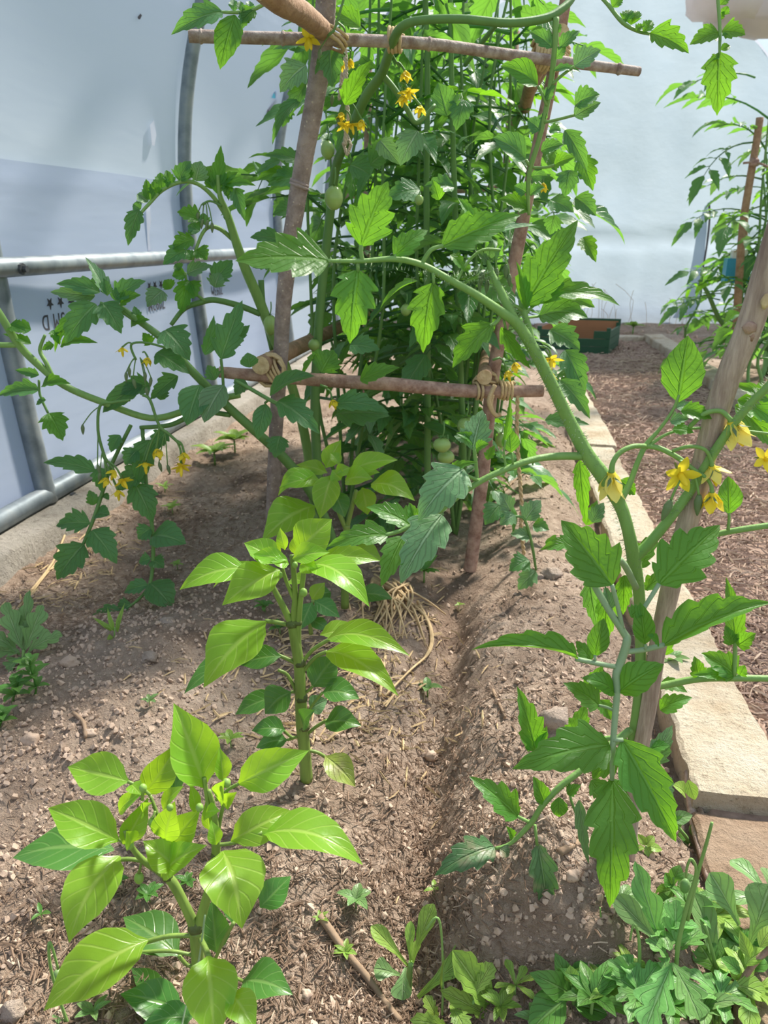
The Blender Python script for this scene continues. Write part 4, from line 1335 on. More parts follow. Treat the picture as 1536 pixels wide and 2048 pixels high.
stem_part(tf, *thin([(1264, 1120, 1.01, 34), (1300, 1085, 1.01, 30), (1345, 1030, 1.01, 28), (1385, 975, 1.01, 28), (1425, 910, 1.0, 27), (1462, 855, .99, 25), (1500, 808, .98, 24), (1550, 755, .97, 23), (1640, 620, .98, 20), (1680, 400, 1.05, 18), (1660, 150, 1.15, 16), (1590, -40, 1.2, 14), (1440, -90, 1.25, 12), (1280, -70, 1.3, 10), (1190, -20, 1.32, 8)]))
stem_part(tf, *thin([(1034, 650, .97, 28), (1014, 610, .97, 26), (998, 575, .975, 22), (985, 550, .98, 18), (975, 520, .985, 10)]))
stem_part(tf, *thin([(1078, 722, .98, 22), (1066, 690, .985, 20), (1056, 650, .99, 19), (1046, 622, .99, 17), (1040, 600, .995, 12)]))
stem_part(tf, *thin([(1236, 1010, 1.0, 22), (1258, 970, 1.01, 17), (1275, 925, 1.015, 15), (1292, 890, 1.02, 15), (1318, 860, 1.02, 10), (1345, 822, 1.02, 9), (1358, 790, 1.02, 8)]), sides=8)
stem_part(tf, *thin([(1292, 896, 1.02, 12), (1330, 870, 1.02, 9), (1375, 858, 1.02, 8), (1440, 857, 1.01, 8), (1560, 870, 1.0, 8)]), sides=8)
stem_part(tf, *thin([(1262, 1460, 1.02, 20), (1225, 1488, 1.0, 17), (1175, 1528, .97, 15)]), sides=8)
# hairs on the stems
def hairs(par, pts, n, ln, r):
    mb = MB()
    V_ = [(P(*q[:3]), q[3] * q_(*q[:3]) / 2) for q in pts]
    for _ in range(n):
        i = r.randrange(len(V_) - 1); f = r.random()
        c = V_[i][0].lerp(V_[i + 1][0], f); rad = V_[i][1] * (1 - f) + V_[i + 1][1] * f
        T = (V_[i + 1][0] - V_[i][0]).normalized()
        a_ = T.orthogonal().normalized(); a_ = Matrix.Rotation(r.uniform(0, 6.28), 3, T) @ a_
        b_ = T * .0005
        p0 = c + a_ * rad * .9; p1 = c + a_ * (rad + ln * r.uniform(.5, 1.2)) + T * r.uniform(-.3, .3) * ln
        k = [mb.add(p0 + b_), mb.add(p0 - b_), mb.add(p1), mb.add(p0 + T.cross(a_) * .0005)]
        mb.face(k[0], k[1], k[2]); mb.face(k[1], k[3], k[2]); mb.face(k[3], k[0], k[2])
    tag(mb.build('stem_hairs', M['petal_pale'] if False else M['stem_grey'], par), kind='stuff')
hairs(main, *thin([(1281, 1290, 1.03, 31), (1268, 1120, 1.01, 40), (1240, 1010, 1.0, 38), (1175, 910, 1.0, 42), (1106, 775, .99, 36), (1036, 650, .97, 32), (985, 550, .98, 20), (900, 560, .945, 20), (655, 522, .91, 10)]), 900, .006, r)
hairs(main, *thin([(1345, 1030, 1.01, 28), (1425, 910, 1.0, 27), (1500, 808, .98, 24), (1560, 745, .97, 23)]), 300, .007, r)

# leaf at the end of the long upper branch
put_leaves(tf, '''
658 522 470 522 112 .91 .89 6 - .06 .16 lobed
722 492 776 362 92 .92 .93 0 - .06 .2 lobed
716 540 700 688 86 .92 .90 0 - .1 .25 lobed
788 512 856 460 50 .93 .95 0 - .08 .25
884 492 1042 430 74 .945 .97 8 - .06 .22
915 492 1074 450 42 .97 .99 -20 pale .06 .35
866 566 846 706 74 .94 .93 12 - .06 .3 lobed
835 562 760 618 34 .945 .945 40 - .1 .4
985 648 905 736 76 .96 .95 20 - .06 .25 lobed
1002 655 1062 738 30 .97 .98 45 - .08 .3
900 510 930 545 30 .945 .95
1048 612 1156 440 84 .99 1.02 8 - .08 .25
1062 615 1090 570 46 .99 1.0
1052 618 1032 522 32 .985 .985 30 - .05 .4
1078 608 1122 545 66 1.0 1.02 0 - .08 .25
1094 588 1240 612 50 1.01 1.02 -10 - .12 .3
1078 632 1176 636 72 1.02 1.01 0 tomato .2 .28
1066 598 1076 532 42 1.0 1.02 0 - .05 .3
878 400 865 360 26 1.1 1.1 0 tomato_fg
960 465 915 395 40 1.02 1.03 20 - .05 .35
930 480 930 405 34 1.03 1.05 0 - .05 .3
''', 'leaf', 'tomato', 'tomato_fg', r, .95)
for pts, w_ in (([(725, 522, .92), (722, 505, .92), (722, 490, .92)], 9), ([(715, 523, .92), (716, 545, .92)], 7), ([(790, 520, .93), (790, 508, .93)], 6), ([(842, 530, .94), (862, 500, .942), (886, 492, .945)], 9),
                ([(912, 565, .945), (935, 525, .96), (965, 500, .97), (1000, 500, .98)], 6), ([(866, 545, .94), (868, 570, .94)], 6), ([(1004, 630, .965), (992, 645, .962), (980, 652, .96)], 8), ([(1006, 632, .968), (1012, 660, .97)], 6),
                ([(1046, 622, .99), (1030, 612, .98), (1018, 615, .975)], 8), ([(1050, 630, .99), (1068, 610, 1.0), (1090, 592, 1.01)], 6), ([(1052, 635, .99), (1066, 634, 1.01), (1080, 632, 1.02)], 6)):
    mb = MB(); tube_px(mb, [(a, b, c, w_) for a, b, c in pts], 6, 4); mb.build('leaf_stalk', M['stem_fg'], tf)
# fuzzy bud truss and shoot tip
for i, (x, y, ln) in enumerate(((965, 555, 26), (975, 572, 24), (993, 548, 26), (1012, 540, 26), (1018, 560, 22), (958, 575, 18))):
    c = P(x, y - 12, .985)
    bud(tf, c, Vector((.05 * (i - 2), 0, -1)), ln * q_(x, y, .985) * 1.1, [P(985, 520, .985), P((985 + x) / 2, 512 + (i % 2) * 6, .985), P(x - 2, y - 30, .985)])
put_leaves(tf, '''
976 530 950 500 20 .985 .985
978 522 985 480 22 .985 .99
984 525 1005 490 18 .985 .99
972 540 940 540 16 .985 .985
''', 'leaf', 'tomato', 'pale', r, .985)

# left branch with pale crinkled leaflets
lf = hero(tf, [(1165, 912, 1.0, 17), (1120, 912, .99, 16), (1070, 918, .98, 14), (1020, 935, .97, 13), (965, 960, .96, 13), (920, 990, .95, 12), (875, 1025, .94, 11), (838, 1045, .93, 10), (800, 1062, .925, 9), (770, 1070, .92, 8)], '''
928 938 836 1042 92 .94 .91 0 pale .14 .1
884 1030 800 1168 86 .93 .88 0 pale .12 .15
808 1072 762 1174 54 .92 .88 0 - .1 .25
822 1052 732 1014 56 .94 .96 10 - .1 .3
776 1070 654 1094 54 .92 .91 0 - .14 .3
945 900 965 820 62 .96 .99 0 pale .06 .35
932 880 908 872 22 .96 .96 0 pale
948 885 912 866 26 .97 .96 0 - .1 .4
952 898 978 888 28 .95 .94 0 - .1 .3
1022 905 1020 858 34 .97 .98 0 - .06 .25 ovate
1010 880 1020 790 18 .97 .98 30 - .05 .4
900 940 955 925 22 .95 .94
850 1040 900 1000 30 .94 .96 30 pale .1 .4
832 1045 818 1005 28 .94 .95 0 - .1 .3
975 920 990 890 22 .96 .97
''', 'tomato_fg', r, .95)
for pts, w_ in (([(955, 965, .96), (952, 930, .96), (948, 895, .96)], 8), ([(1012, 938, .97), (1008, 905, .97), (1011, 880, .97)], 5), ([(1026, 932, .97), (1024, 905, .97)], 5), ([(960, 962, .96), (930, 950, .95), (915, 945, .945)], 8)):
    mb = MB(); tube_px(mb, [(a, b, c, w_) for a, b, c in pts], 6, 3); mb.build('leaf_stalk', M['stem_fg'], lf)

# big front leaf with the grey green stalk
lf = hero(tf, [(1272, 1175, 1.0, 14), (1240, 1120, .97, 14), (1195, 1135, .93, 14), (1180, 1150, .92, 14), (1209, 1206, .905, 14), (1247, 1265, .90, 15), (1254, 1282, .895, 17), (1241, 1325, .89, 17), (1232, 1350, .885, 15), (1234, 1384, .88, 14), (1230, 1436, .87, 13), (1226, 1490, .86, 12), (1224, 1560, .85, 9)], '''
1224 1170 1122 1040 104 .90 .95 -6 - .06 .2
1318 1168 1440 1050 104 .93 .97 8 - .08 .22 lobed
1326 1292 1545 1206 104 .90 .92 -12 - .08 .75
1290 1288 1280 1204 42 .89 .90 0 - .05 .3 ovate
1154 1318 942 1300 66 .88 .86 16 - .12 .8
1190 1312 1208 1236 42 .885 .90 0 - .06 .3 ovate
1182 1322 1152 1282 36 .89 .91
1238 1384 1328 1328 62 .88 .88 5 - .14 .35 oval
1228 1384 1162 1356 44 .88 .87 0 - .14 .3 oval
1198 1412 1126 1366 54 .90 .91 0 - .1 .3
1220 1490 1024 1538 96 .86 .83 -8 - .14 .22
1244 1480 1352 1684 92 .86 .80 8 - .12 .28
1225 1560 1220 1816 98 .85 .77 0 - .14 .22 lobed
1262 1235 1288 1212 34 .90 .91
1220 1220 1210 1172 30 .905 .92 0 pale .08 .4
1318 1285 1294 1270 26 .89 .88
1240 1560 1215 1605 34 .86 .85
''', 'tomato_fg', r, .88, stem='stem_grey')
for pts, w_ in (([(1241, 1335, .89), (1200, 1328, .885), (1152, 1318, .88)], 10), ([(1248, 1304, .893), (1285, 1300, .895), (1328, 1290, .90)], 11), ([(1290, 1302, .895), (1292, 1290, .89)], 6), ([(1190, 1326, .885), (1190, 1310, .885)], 6),
                ([(1234, 1388, .88), (1238, 1384, .88)], 8), ([(1246, 1262, .90), (1236, 1215, .90), (1224, 1170, .90)], 10), ([(1270, 1245, .91), (1295, 1205, .92), (1318, 1168, .93)], 10), ([(1226, 1480, .86), (1246, 1480, .86)], 9), ([(1232, 1424, .88), (1215, 1415, .89), (1198, 1411, .90)], 6)):
    mb = MB(); tube_px(mb, [(a, b, c, w_) for a, b, c in pts], 6, 3); mb.build('leaf_stalk', M['stem_grey'], lf)

# low leaf reaching left over the soil
lf = hero(tf, [(1258, 1462, 1.02, 16), (1215, 1495, .98, 15), (1160, 1542, .955, 13), (1118, 1575, .945, 13), (1084, 1612, .94, 12), (1062, 1646, .94, 11), (1022, 1686, .94, 8), (990, 1697, .94, 7)], '''
1036 1634 938 1553 62 .945 .97 0 - .1 .35 lobed
988 1694 869 1752 66 .935 .90 0 dusty .16 .3 lobed
1076 1688 1094 1826 56 .935 .91 0 dusty .12 .35 lobed
1090 1608 1066 1552 32 .94 .95 0 - .08 .3 oval
1118 1594 1118 1634 32 .935 .93 0 - .1 .3 oval
1134 1588 1162 1570 26 .94 .94
1158 1600 1178 1728 26 .93 .92 20 pale .08 .4
1026 1676 1012 1652 20 .94 .94
1000 1698 1018 1712 28 .935 .93 0 dusty
1182 1560 1208 1600 44 .95 .94 0 -
''', 'tomato_fg', r, .94)
for pts, w_ in (([(1062, 1646, .94), (1035, 1633, .945)], 7), ([(1070, 1650, .94), (1074, 1690, .935)], 7), ([(1138, 1566, .95), (1142, 1600, .94), (1160, 1645, .93)], 6), ([(1100, 1592, .94), (1092, 1606, .94)], 5)):
    mb = MB(); tube_px(mb, [(a, b, c, w_) for a, b, c in pts], 6, 3); mb.build('leaf_stalk', M['stem_fg'], lf)
lf = hero(tf, [(1252, 1475, 1.03, 12), (1190, 1480, 1.05, 10), (1130, 1500, 1.06, 9), (1075, 1500, 1.07, 8)], '''
1072 1502 1034 1372 56 1.07 1.10 8 - .06 .3 lobed
1078 1500 1094 1452 34 1.07 1.08
1060 1500 1040 1475 26 1.07 1.07
1150 1478 1172 1408 46 1.05 1.07 0 - .06 .28
1200 1500 1150 1540 50 1.02 1.0
1244 1500 1184 1558 60 1.0 .99 0 - .12 .25 lobed
''', 'tomato_fg', r, 1.05)
# right-hand low branch and others
lf = hero(tf, [(1290, 1378, 1.03, 14), (1340, 1368, 1.03, 15), (1400, 1357, 1.02, 15), (1470, 1356, 1.01, 14), (1560, 1357, 1.0, 13)], '''
1470 1352 1402 1306 60 1.01 1.03 0 - .12 .35
1452 1348 1384 1350 30 1.01 1.0
1396 1356 1388 1312 34 1.02 1.03
1478 1350 1490 1330 26 1.01 1.01
1472 1280 1452 1154 42 1.02 1.05 10 - .05 .3
1474 1290 1512 1266 38 1.01 1.0
1462 1290 1450 1250 30 1.01 1.02
''', 'tomato_fg', r, 1.01)
mb = MB(); tube_px(mb, [(1468, 1352, 1.01, 9), (1470, 1310, 1.015, 9), (1470, 1270, 1.02, 8)], 6, 3); mb.build('leaf_stalk', M['stem_fg'], lf)
lf = hero(tf, [(1370, 1085, 1.03, 10), (1437, 1068, 1.01, 12), (1490, 1058, 1.0, 13), (1560, 1048, .99, 12)], '''
1458 1028 1456 952 46 1.0 1.02 8 - .06 .3 ovate
''', 'tomato_fg', r, 1.0)
mb = MB(); tube_px(mb, [(1456, 1060, 1.0, 7), (1458, 1040, 1.0, 6), (1458, 1026, 1.0, 6)], 6, 3); mb.build('leaf_stalk', M['stem_fg'], lf)
put_leaves(tf, '''
1356 804 1376 670 74 1.02 1.05 4 - .05 .18 oval
1352 815 1392 815 26 1.02 1.02 0 pale
1362 822 1424 838 42 1.01 1.0 0 - .12 .35
1340 842 1378 838 30 1.02 1.01 0 pale
1345 858 1388 866 30 1.01 1.0
1540 800 1466 768 36 1.02 1.04 0 tomato_fg .1 .3
1475 800 1560 850 60 1.04 1.03 0 tomato_fg .1 .3
1470 810 1555 905 56 1.06 1.05 0 tomato_fg .1 .3
1160 920 1172 1052 32 1.04 1.03 10 - .06 .3
1185 1045 1208 1005 34 1.04 1.05 0 pale .1 .35
1172 1050 1195 1000 28 1.06 1.07
1240 960 1270 990 34 1.03 1.03
1256 1140 1320 1060 44 1.05 1.08 20 - .1 .35
1215 1180 1210 1290 44 1.06 1.05 0 - .06 .3
1180 1160 1196 1260 40 1.08 1.07 20 tomato .06 .35
1250 1150 1246 1230 34 1.04 1.03 0 - .05 .3
1178 1390 1206 1330 42 1.06 1.07 0 - .05 .3
1200 1400 1222 1440 34 1.04 1.03
1320 1420 1385 1395 40 1.06 1.06 0 - .12 .3
1305 1530 1345 1450 44 1.05 1.08 0 pale .06 .3
1310 1560 1345 1600 46 1.04 1.02 0 pale .08 .3
1300 1500 1340 1492 36 1.06 1.05
1290 1180 1345 1150 38 1.04 1.04
1150 1085 1080 1100 34 1.2 1.2 0 tomato_fg .1 .3 lobed
1330 1310 1350 1250 34 1.08 1.09
1322 1365 1375 1385 30 1.05 1.03
''', 'leaf', 'tomato', 'tomato_fg', r, 1.04)
# flowers of the truss
DN = Vector((0, 0, -1))
def toc(x, y, d):
    return (CAM - P(x, y, d)).normalized()
RT = wd(1, 0, 0)
stem_part(tf, [(1292, 892, 1.02, 11), (1320, 897, 1.015, 11), (1355, 915, 1.01, 11), (1375, 930, 1.005, 10), (1395, 945, 1.0, 9)], name='flower_truss', sides=7)
def S_(*pts):
    return [P(*p) for p in pts]
flower(tf, P(1223, 945, .99), DN + RT * .12, 74 * q_(1223, 945, .99), .26, 'petal_pale', r, True, S_((1290, 892, 1.01), (1265, 893, 1.0), (1240, 905, .995), (1226, 925, .99)))
flower(tf, P(1360, 948, 1.0), RT * .2 - DN * -.3 + toc(1360, 948, 1.0) * .6, 56 * q_(1360, 948, 1.0), .85, 'petal', r, True, S_((1362, 922, 1.0), (1364, 935, 1.005)))
flower(tf, P(1424, 932, .995), DN + RT * .35, 56 * q_(1424, 932, .995), .55, 'petal_pale', r, True, S_((1345, 902, 1.01), (1378, 893, 1.0), (1408, 898, .995), (1420, 915, .995)))
flower(tf, P(1424, 985, .99), DN + RT * .15, 56 * q_(1424, 985, .99), .35, 'petal', r, True, S_((1395, 945, 1.0), (1412, 955, .995), (1422, 970, .99)))
flower(tf, P(1462, 842, .99), DN * .8 + RT * .5, 76 * q_(1462, 842, .99), .3, 'petal_pale', r, True, S_((1375, 858, 1.01), (1408, 828, 1.0), (1440, 822, .995), (1458, 836, .99)))
flower(tf, P(1530, 918, .97), RT * .5 + toc(1530, 918, .97), 42 * q_(1530, 918, .97), .9, 'petal', r, True, S_((1560, 870, 1.0), (1552, 890, .99), (1540, 908, .98)))
bud(tf, P(1342, 1000, 1.0), DN + RT * -.3, 46 * q_(1342, 1000, 1.0), S_((1375, 930, 1.005), (1360, 960, 1.0), (1348, 985, 1.0)))
bud(tf, P(1398, 990, .995), DN + RT * .05, 44 * q_(1398, 990, .995), S_((1380, 935, 1.005), (1392, 960, 1.0)))
bud(tf, P(1270, 930, 1.03), DN, 22 * q_(1270, 930, 1.0))
# sprigs hanging from the part of the vine above the frame
hero(tf, [(1190, -20, 1.32, 8), (1215, 8, 1.31, 8), (1245, 45, 1.30, 8), (1275, 62, 1.30, 7), (1300, 68, 1.29, 6)], '''
1300 66 1378 107 56 1.29 1.27 0 tomato_fg .1 .35 lobed
1286 64 1305 42 26 1.29 1.30
1262 50 1275 22 34 1.30 1.31
1250 45 1262 20 28 1.30 1.31
1225 15 1245 -5 30 1.31 1.31
1272 62 1290 52 24 1.29 1.29
''', 'tomato_fg', r, 1.3)
hero(tf, [(1430, -85, 1.2, 7), (1436, 0, 1.18, 7), (1440, 60, 1.17, 7), (1439, 110, 1.16, 5)], '''
1439 104 1434 232 64 1.16 1.15 0 tomato_fg .06 .2 lobed
1438 66 1379 90 44 1.17 1.17 0 tomato_fg .1 .25
1444 62 1491 70 42 1.17 1.16 0 tomato_fg .1 .25
1438 112 1421 120 22 1.16 1.16
1442 100 1461 92 18 1.16 1.16 0 - - - oval
1444 72 1456 70 12 1.16 1.16
1440 40 1448 20 14 1.18 1.18
1440 10 1460 -5 20 1.18 1.18
1446 30 1456 12 18 1.18 1.18
''', 'tomato_fg', r, 1.17)
# ------------------------------------------------------------------ vine sprawling left
r = random.Random(77)
DV = 2.1
va = thing('tomato_plant', P(690, 1168, 2.2), 'sprawling tomato vine leaning left out of the trellis towards the film', 'tomato plant')
stem_part(va, [(690, 1170, 2.2, 22), (650, 1040, 2.19, 21), (612, 970, 2.16, 20), (560, 908, 2.13, 20), (510, 862, 2.11, 19), (450, 808, 2.1, 18), (380, 738, 2.08, 17), (330, 682, 2.07, 16), (270, 636, 2.06, 13), (228, 604, 2.05, 9)], 'stem')
stem_part(va, [(480, 790, 2.1, 12), (430, 800, 2.1, 14), (370, 822, 2.1, 14), (300, 836, 2.08, 13), (210, 806, 2.06, 14), (130, 772, 2.04, 14), (75, 728, 2.02, 15), (38, 690, 2.0, 15), (0, 630, 1.98, 16), (-60, 540, 1.96, 15)], 'stem_fg')
stem_part(va, [(460, 830, 2.1, 10), (400, 825, 2.12, 11), (340, 850, 2.1, 10), (280, 855, 2.1, 8)], 'stem')
stem_part(va, [(36, 690, 2.0, 11), (0, 690, 1.99, 11), (-40, 686, 1.98, 10)], 'stem_fg')
stem_part(va, [(105, 752, 2.03, 9), (92, 725, 2.03, 9), (80, 700, 2.04, 8), (90, 670, 2.04, 6)], 'stem_fg')
put_leaves(va, '''
215 592 170 514 34 2.05 2.08 20 pale .06 .4
200 585 112 568 40 2.05 2.06 0 - .1 .3
190 592 100 584 34 2.06 2.06 -30 pale .1 .3
192 608 130 688 62 2.04 2.0 0 - .1 .25
205 606 243 668 54 2.04 2.0 0 - .1 .25
232 598 292 562 44 2.05 2.07 0 - .14 .35
240 606 282 590 34 2.04 2.03 0 tomato_fg .1 .3
152 628 110 706 30 2.05 2.04 20 tomato_fg .12 .3
122 690 196 686 32 2.03 2.0 0 tomato_fg .12 .35
215 590 205 555 24 2.05 2.06
228 600 245 570 24 2.05 2.06
330 660 380 722 64 2.05 2.0 0 - .14 .2
312 706 378 748 52 2.06 2.03 0 - .1 .2
300 690 285 665 28 2.07 2.06 0 tomato_fg
262 650 300 640 28 2.06 2.05 0 tomato_fg
275 640 268 612 20 2.06 2.07
442 718 485 600 58 2.06 2.09 0 - .04 .2 lobed
410 710 428 630 30 2.06 2.08 35 - .04 .3
400 770 374 852 56 2.06 2.0 0 - .12 .2 oval
448 770 408 846 54 2.05 2.0 10 pale .1 .2 oval
356 752 300 800 40 2.07 2.06 0 tomato
430 760 415 730 34 2.06 2.06
460 690 500 650 34 2.08 2.1 0
540 792 630 752 50 2.0 1.98 -20 - .12 .4 oval
556 802 640 868 58 1.99 1.94 0 - .12 .22 lobed
532 808 516 880 36 2.02 1.98 0 - .08 .3 oval
560 872 550 916 44 2.1 2.07 0 - .1 .2
672 828 780 832 74 2.15 2.12 0 - .1 .15 lobed
672 808 778 826 48 2.1 2.08 0 - .16 .35
500 735 495 705 34 2.05 2.05 0 - .05 .3 oval
490 760 470 790 30 2.05 2.04
300 770 240 790 50 2.1 2.06 0 - .14 .25
285 770 205 826 42 2.08 2.06 0 - .12 .2 oval
320 800 332 775 36 2.08 2.1
300 880 275 965 52 2.08 2.05 0 - .1 .25
240 870 222 905 34 2.08 2.06 20
335 862 300 905 36 2.06 2.04
275 900 250 930 40 2.06 2.04
190 942 86 926 40 2.06 2.08 0 - .12 .3
198 935 205 985 34 2.06 2.04 0 tomato .1 .2
62 660 14 652 34 2.0 1.99 0 tomato_fg
18 652 52 664 34 1.99 1.98 0 tomato_fg .1 .3
62 688 5 668 20 2.0 2.0 0 tomato_fg
78 780 -5 792 40 2.04 2.05 0 - .1 .35
98 826 126 882 52 2.02 1.98 0 tomato_fg .08 .2 lobed
78 750 30 740 20 2.03 2.03
85 770 142 768 34 2.02 2.0 0 tomato_fg .14 .35
92 800 72 810 20 2.02 2.02
108 690 84 700 20 2.03 2.03 0 tomato_fg
112 672 130 655 16 2.04 2.04
105 660 120 690 22 2.04 2.03 0 tomato_fg
290 940 235 982 50 2.08 2.05 0 - .1 .25
270 968 306 1045 58 2.05 2.02 0 - .1 .25
''', 'leaf', 'tomato', 'tomato', r, DV)
for pts, w_ in (([(78, 760, 2.03), (80, 790, 2.03), (96, 826, 2.02)], 5), ([(268, 640, 2.06), (240, 622, 2.05), (200, 606, 2.04)], 8), ([(448, 808, 2.08), (446, 760, 2.07), (442, 718, 2.06)], 6), ([(470, 760, 2.05), (505, 780, 2.03), (540, 800, 2.0), (556, 808, 1.99)], 8), ([(540, 798, 2.0), (530, 806, 2.02)], 5)):
    mb = MB(); tube_px(mb, [(a, b, c, w_) for a, b, c in pts], 6, 4); mb.build('leaf_stalk', M['stem'], va)
hero(va, [(262, 850, 2.1, 8), (225, 925, 2.08, 8), (208, 975, 2.06, 8), (190, 1030, 2.04, 8), (172, 1075, 2.02, 7), (162, 1098, 2.0, 6)], '''
180 1046 112 1052 52 2.03 2.02 0 - .12 .3 lobed
184 1060 234 1128 56 2.02 1.98 0 - .1 .25
168 1088 114 1160 66 2.0 1.95 0 - .1 .25 lobed
192 1028 220 1030 34 2.04 2.02 0 - .1 .3 oval
188 1010 178 980 26 2.05 2.06
205 990 218 1000 18 2.06 2.05
''', 'tomato', r, 2.0, stem='stem')
hero(va, [(285, 858, 2.1, 8), (290, 940, 2.08, 8), (296, 1000, 2.06, 8), (305, 1060, 2.05, 8), (306, 1120, 2.04, 8), (298, 1172, 2.02, 7), (270, 1205, 2.0, 6), (240, 1225, 1.98, 5)], '''
305 1072 373 1088 60 2.04 2.0 0 - .14 .25 oval
302 1056 276 1078 40 2.05 2.04 0 - .1 .25
300 1166 345 1216 58 2.02 1.98 0 - .12 .25 oval
296 1170 248 1186 34 2.02 2.02 0 - .12 .3
304 1120 328 1136 36 2.04 2.02 0 - .1 .3
302 1118 278 1126 28 2.04 2.04
262 1208 232 1222 34 2.0 1.99
242 1222 172 1250 40 1.98 1.97 0 - .1 .2
''', 'tomato', r, 2.04, stem='stem')
def truss(plant, pts, ends, d, w_, size, r, buds=()):
    mb = MB(); tube_px(mb, [(a, b, d, w_) for a, b in pts], 6, 4); o = mb.build('flower_truss', M['stem'], plant)
    for (sx_, sy_, x, y, op) in ends:
        c = P(x, y, d)
        flower(plant, c, DN + RT * r.uniform(-.4, .4) + toc(x, y, d) * (.7 if op > .8 else .2), size * q_(x, y, d), op, 'petal', r, size >= 26, S_((sx_, sy_, d), ((sx_ + x) / 2 + r.uniform(-4, 4), (sy_ + y) / 2 - 6, d)), 'stem')
    for (sx_, sy_, x, y) in buds:
        bud(plant, P(x, y, d), DN + RT * r.uniform(-.3, .3), 20 * q_(x, y, d), S_((sx_, sy_, d), ((sx_ + x) / 2, (sy_ + y) / 2 - 5, d)), stem='stem')
truss(va, [(260, 800), (225, 805), (200, 812), (196, 860), (205, 900), (215, 925)], [(205, 900), (0, 0)] and [(205, 905, 213, 955, .5), (208, 915, 228, 940, .6), (212, 920, 246, 960, .9), (205, 910, 236, 980, .5)], 2.02, 6, 28, r, [(200, 812, 165, 850), (196, 870, 195, 930), (205, 900, 200, 945)])
truss(va, [(285, 790), (300, 800), (318, 850), (340, 870), (362, 890)], [(318, 850, 312, 898, .4), (350, 880, 368, 905, .5), (355, 885, 362, 932, .9), (320, 855, 290, 925, .8)], 2.02, 6, 30, r, [(330, 865, 318, 925), (330, 865, 335, 930)])
truss(va, [(330, 695), (290, 685), (262, 690), (272, 720)], [(265, 688, 244, 695, .6), (285, 705, 296, 715, .4)], 2.04, 5, 24, r, [(272, 715, 258, 735), (272, 715, 252, 745), (280, 715, 290, 745), (282, 718, 302, 755), (280, 715, 292, 775), (272, 715, 266, 758)])

# ------------------------------------------------------------------ upright vine behind the left pole
vb = thing('tomato_plant', P(640, 1115, 2.5), 'tomato plant behind the left pole with a tall pale shoot arching over the rail', 'tomato plant')
stem_part(vb, [(640, 1115, 2.5, 20), (615, 900, 2.48, 19), (580, 760, 2.42, 19), (545, 670, 2.36, 20), (518, 600, 2.32, 21), (492, 540, 2.28, 20), (474, 490, 2.25, 18), (455, 430, 2.22, 15), (440, 392, 2.2, 10), (435, 350, 2.2, 6)], 'stem_fg')
stem_part(vb, [(520, 628, 2.33, 12), (480, 612, 2.31, 13), (430, 600, 2.28, 12), (400, 605, 2.26, 12), (368, 618, 2.24, 10), (342, 650, 2.22, 8)], 'stem')
stem_part(vb, [(545, 700, 2.38, 12), (527, 620, 2.36, 12), (522, 560, 2.36, 12)], 'stem')
hero(vb, [(448, 425, 2.22, 9), (425, 392, 2.2, 9), (395, 368, 2.18, 8), (362, 364, 2.16, 8), (325, 380, 2.14, 8), (298, 408, 2.12, 7), (280, 428, 2.1, 6)], '''
278 420 256 492 38 2.1 2.07 10 - .06 .25
282 418 266 408 26 2.11 2.11
296 404 274 388 36 2.12 2.12 0 pale
300 400 292 358 26 2.12 2.13 0 tomato_fg
312 392 306 362 26 2.13 2.13 0 tomato_fg
326 380 320 345 34 2.14 2.15 0 tomato_fg
342 372 332 340 24 2.15 2.16 0 tomato_fg
358 362 382 322 36 2.16 2.17 0 - .14 .3
372 360 370 330 30 2.17 2.18 0 tomato_fg
392 362 402 322 46 2.18 2.18 0 pale .1 .2
''', 'tomato', r, 2.15, stem='stem_fg')
hero(vb, [(464, 478, 2.25, 9), (440, 458, 2.23, 9), (418, 454, 2.21, 8), (402, 472, 2.2, 7), (385, 520, 2.19, 6)], '''
400 440 354 424 44 2.2 2.19 0 tomato_fg .1 .3 lobed
400 462 375 452 34 2.2 2.2
388 478 344 500 42 2.2 2.18 0 tomato_fg .12 .3 lobed
372 500 326 530 40 2.19 2.17 0 - .1 .3
392 500 414 520 40 2.19 2.18 0 tomato_fg .1 .3
385 520 372 500 30 2.19 2.19
410 450 406 425 24 2.2 2.21
385 470 378 455 20 2.2 2.2
''', 'tomato', r, 2.2, stem='stem_fg')
hero(vb, [(410, 602, 2.26, 6), (378, 575, 2.25, 6), (370, 545, 2.24, 5)], '''
376 560 362 628 42 2.24 2.22 0 tomato_fg .08 .25 lobed
372 550 344 552 34 2.24 2.23 0 tomato_fg
374 548 426 532 34 2.24 2.25 0 pale .1 .3
380 562 392 595 36 2.24 2.22 0 tomato_fg
360 540 350 528 24 2.24 2.24
''', 'tomato', r, 2.24, stem='stem_fg')
put_leaves(vb, '''
326 582 294 614 44 2.24 2.2 0 pale .12 .2
342 578 328 560 30 2.24 2.24 0 tomato_fg
435 388 442 290 34 2.2 2.22 0 tomato_fg .04 .3
430 372 402 328 26 2.2 2.21 0 tomato_fg
440 370 476 344 26 2.2 2.21 0 tomato_fg
448 368 512 372 26 2.2 2.2 0 tomato_fg .12 .3
470 376 490 442 30 2.2 2.17 10 tomato .1 .3
460 370 450 392 24 2.2 2.19 0 tomato_fg
424 378 410 352 22 2.2 2.21 0 tomato_fg
445 372 458 402 18 2.2 2.19
428 562 465 520 44 2.3 2.34 10 tomato .06 .2
430 575 440 545 36 2.28 2.29 0 pale
450 440 462 422 16 2.22 2.22
''', 'leaf', 'tomato', 'tomato', r, 2.22)
truss(vb, [(444, 412), (420, 402), (405, 410)], [], 2.2, 5, 20, r, [(410, 404, 396, 425), (408, 408, 405, 438), (412, 408, 415, 440), (415, 406, 424, 445)])

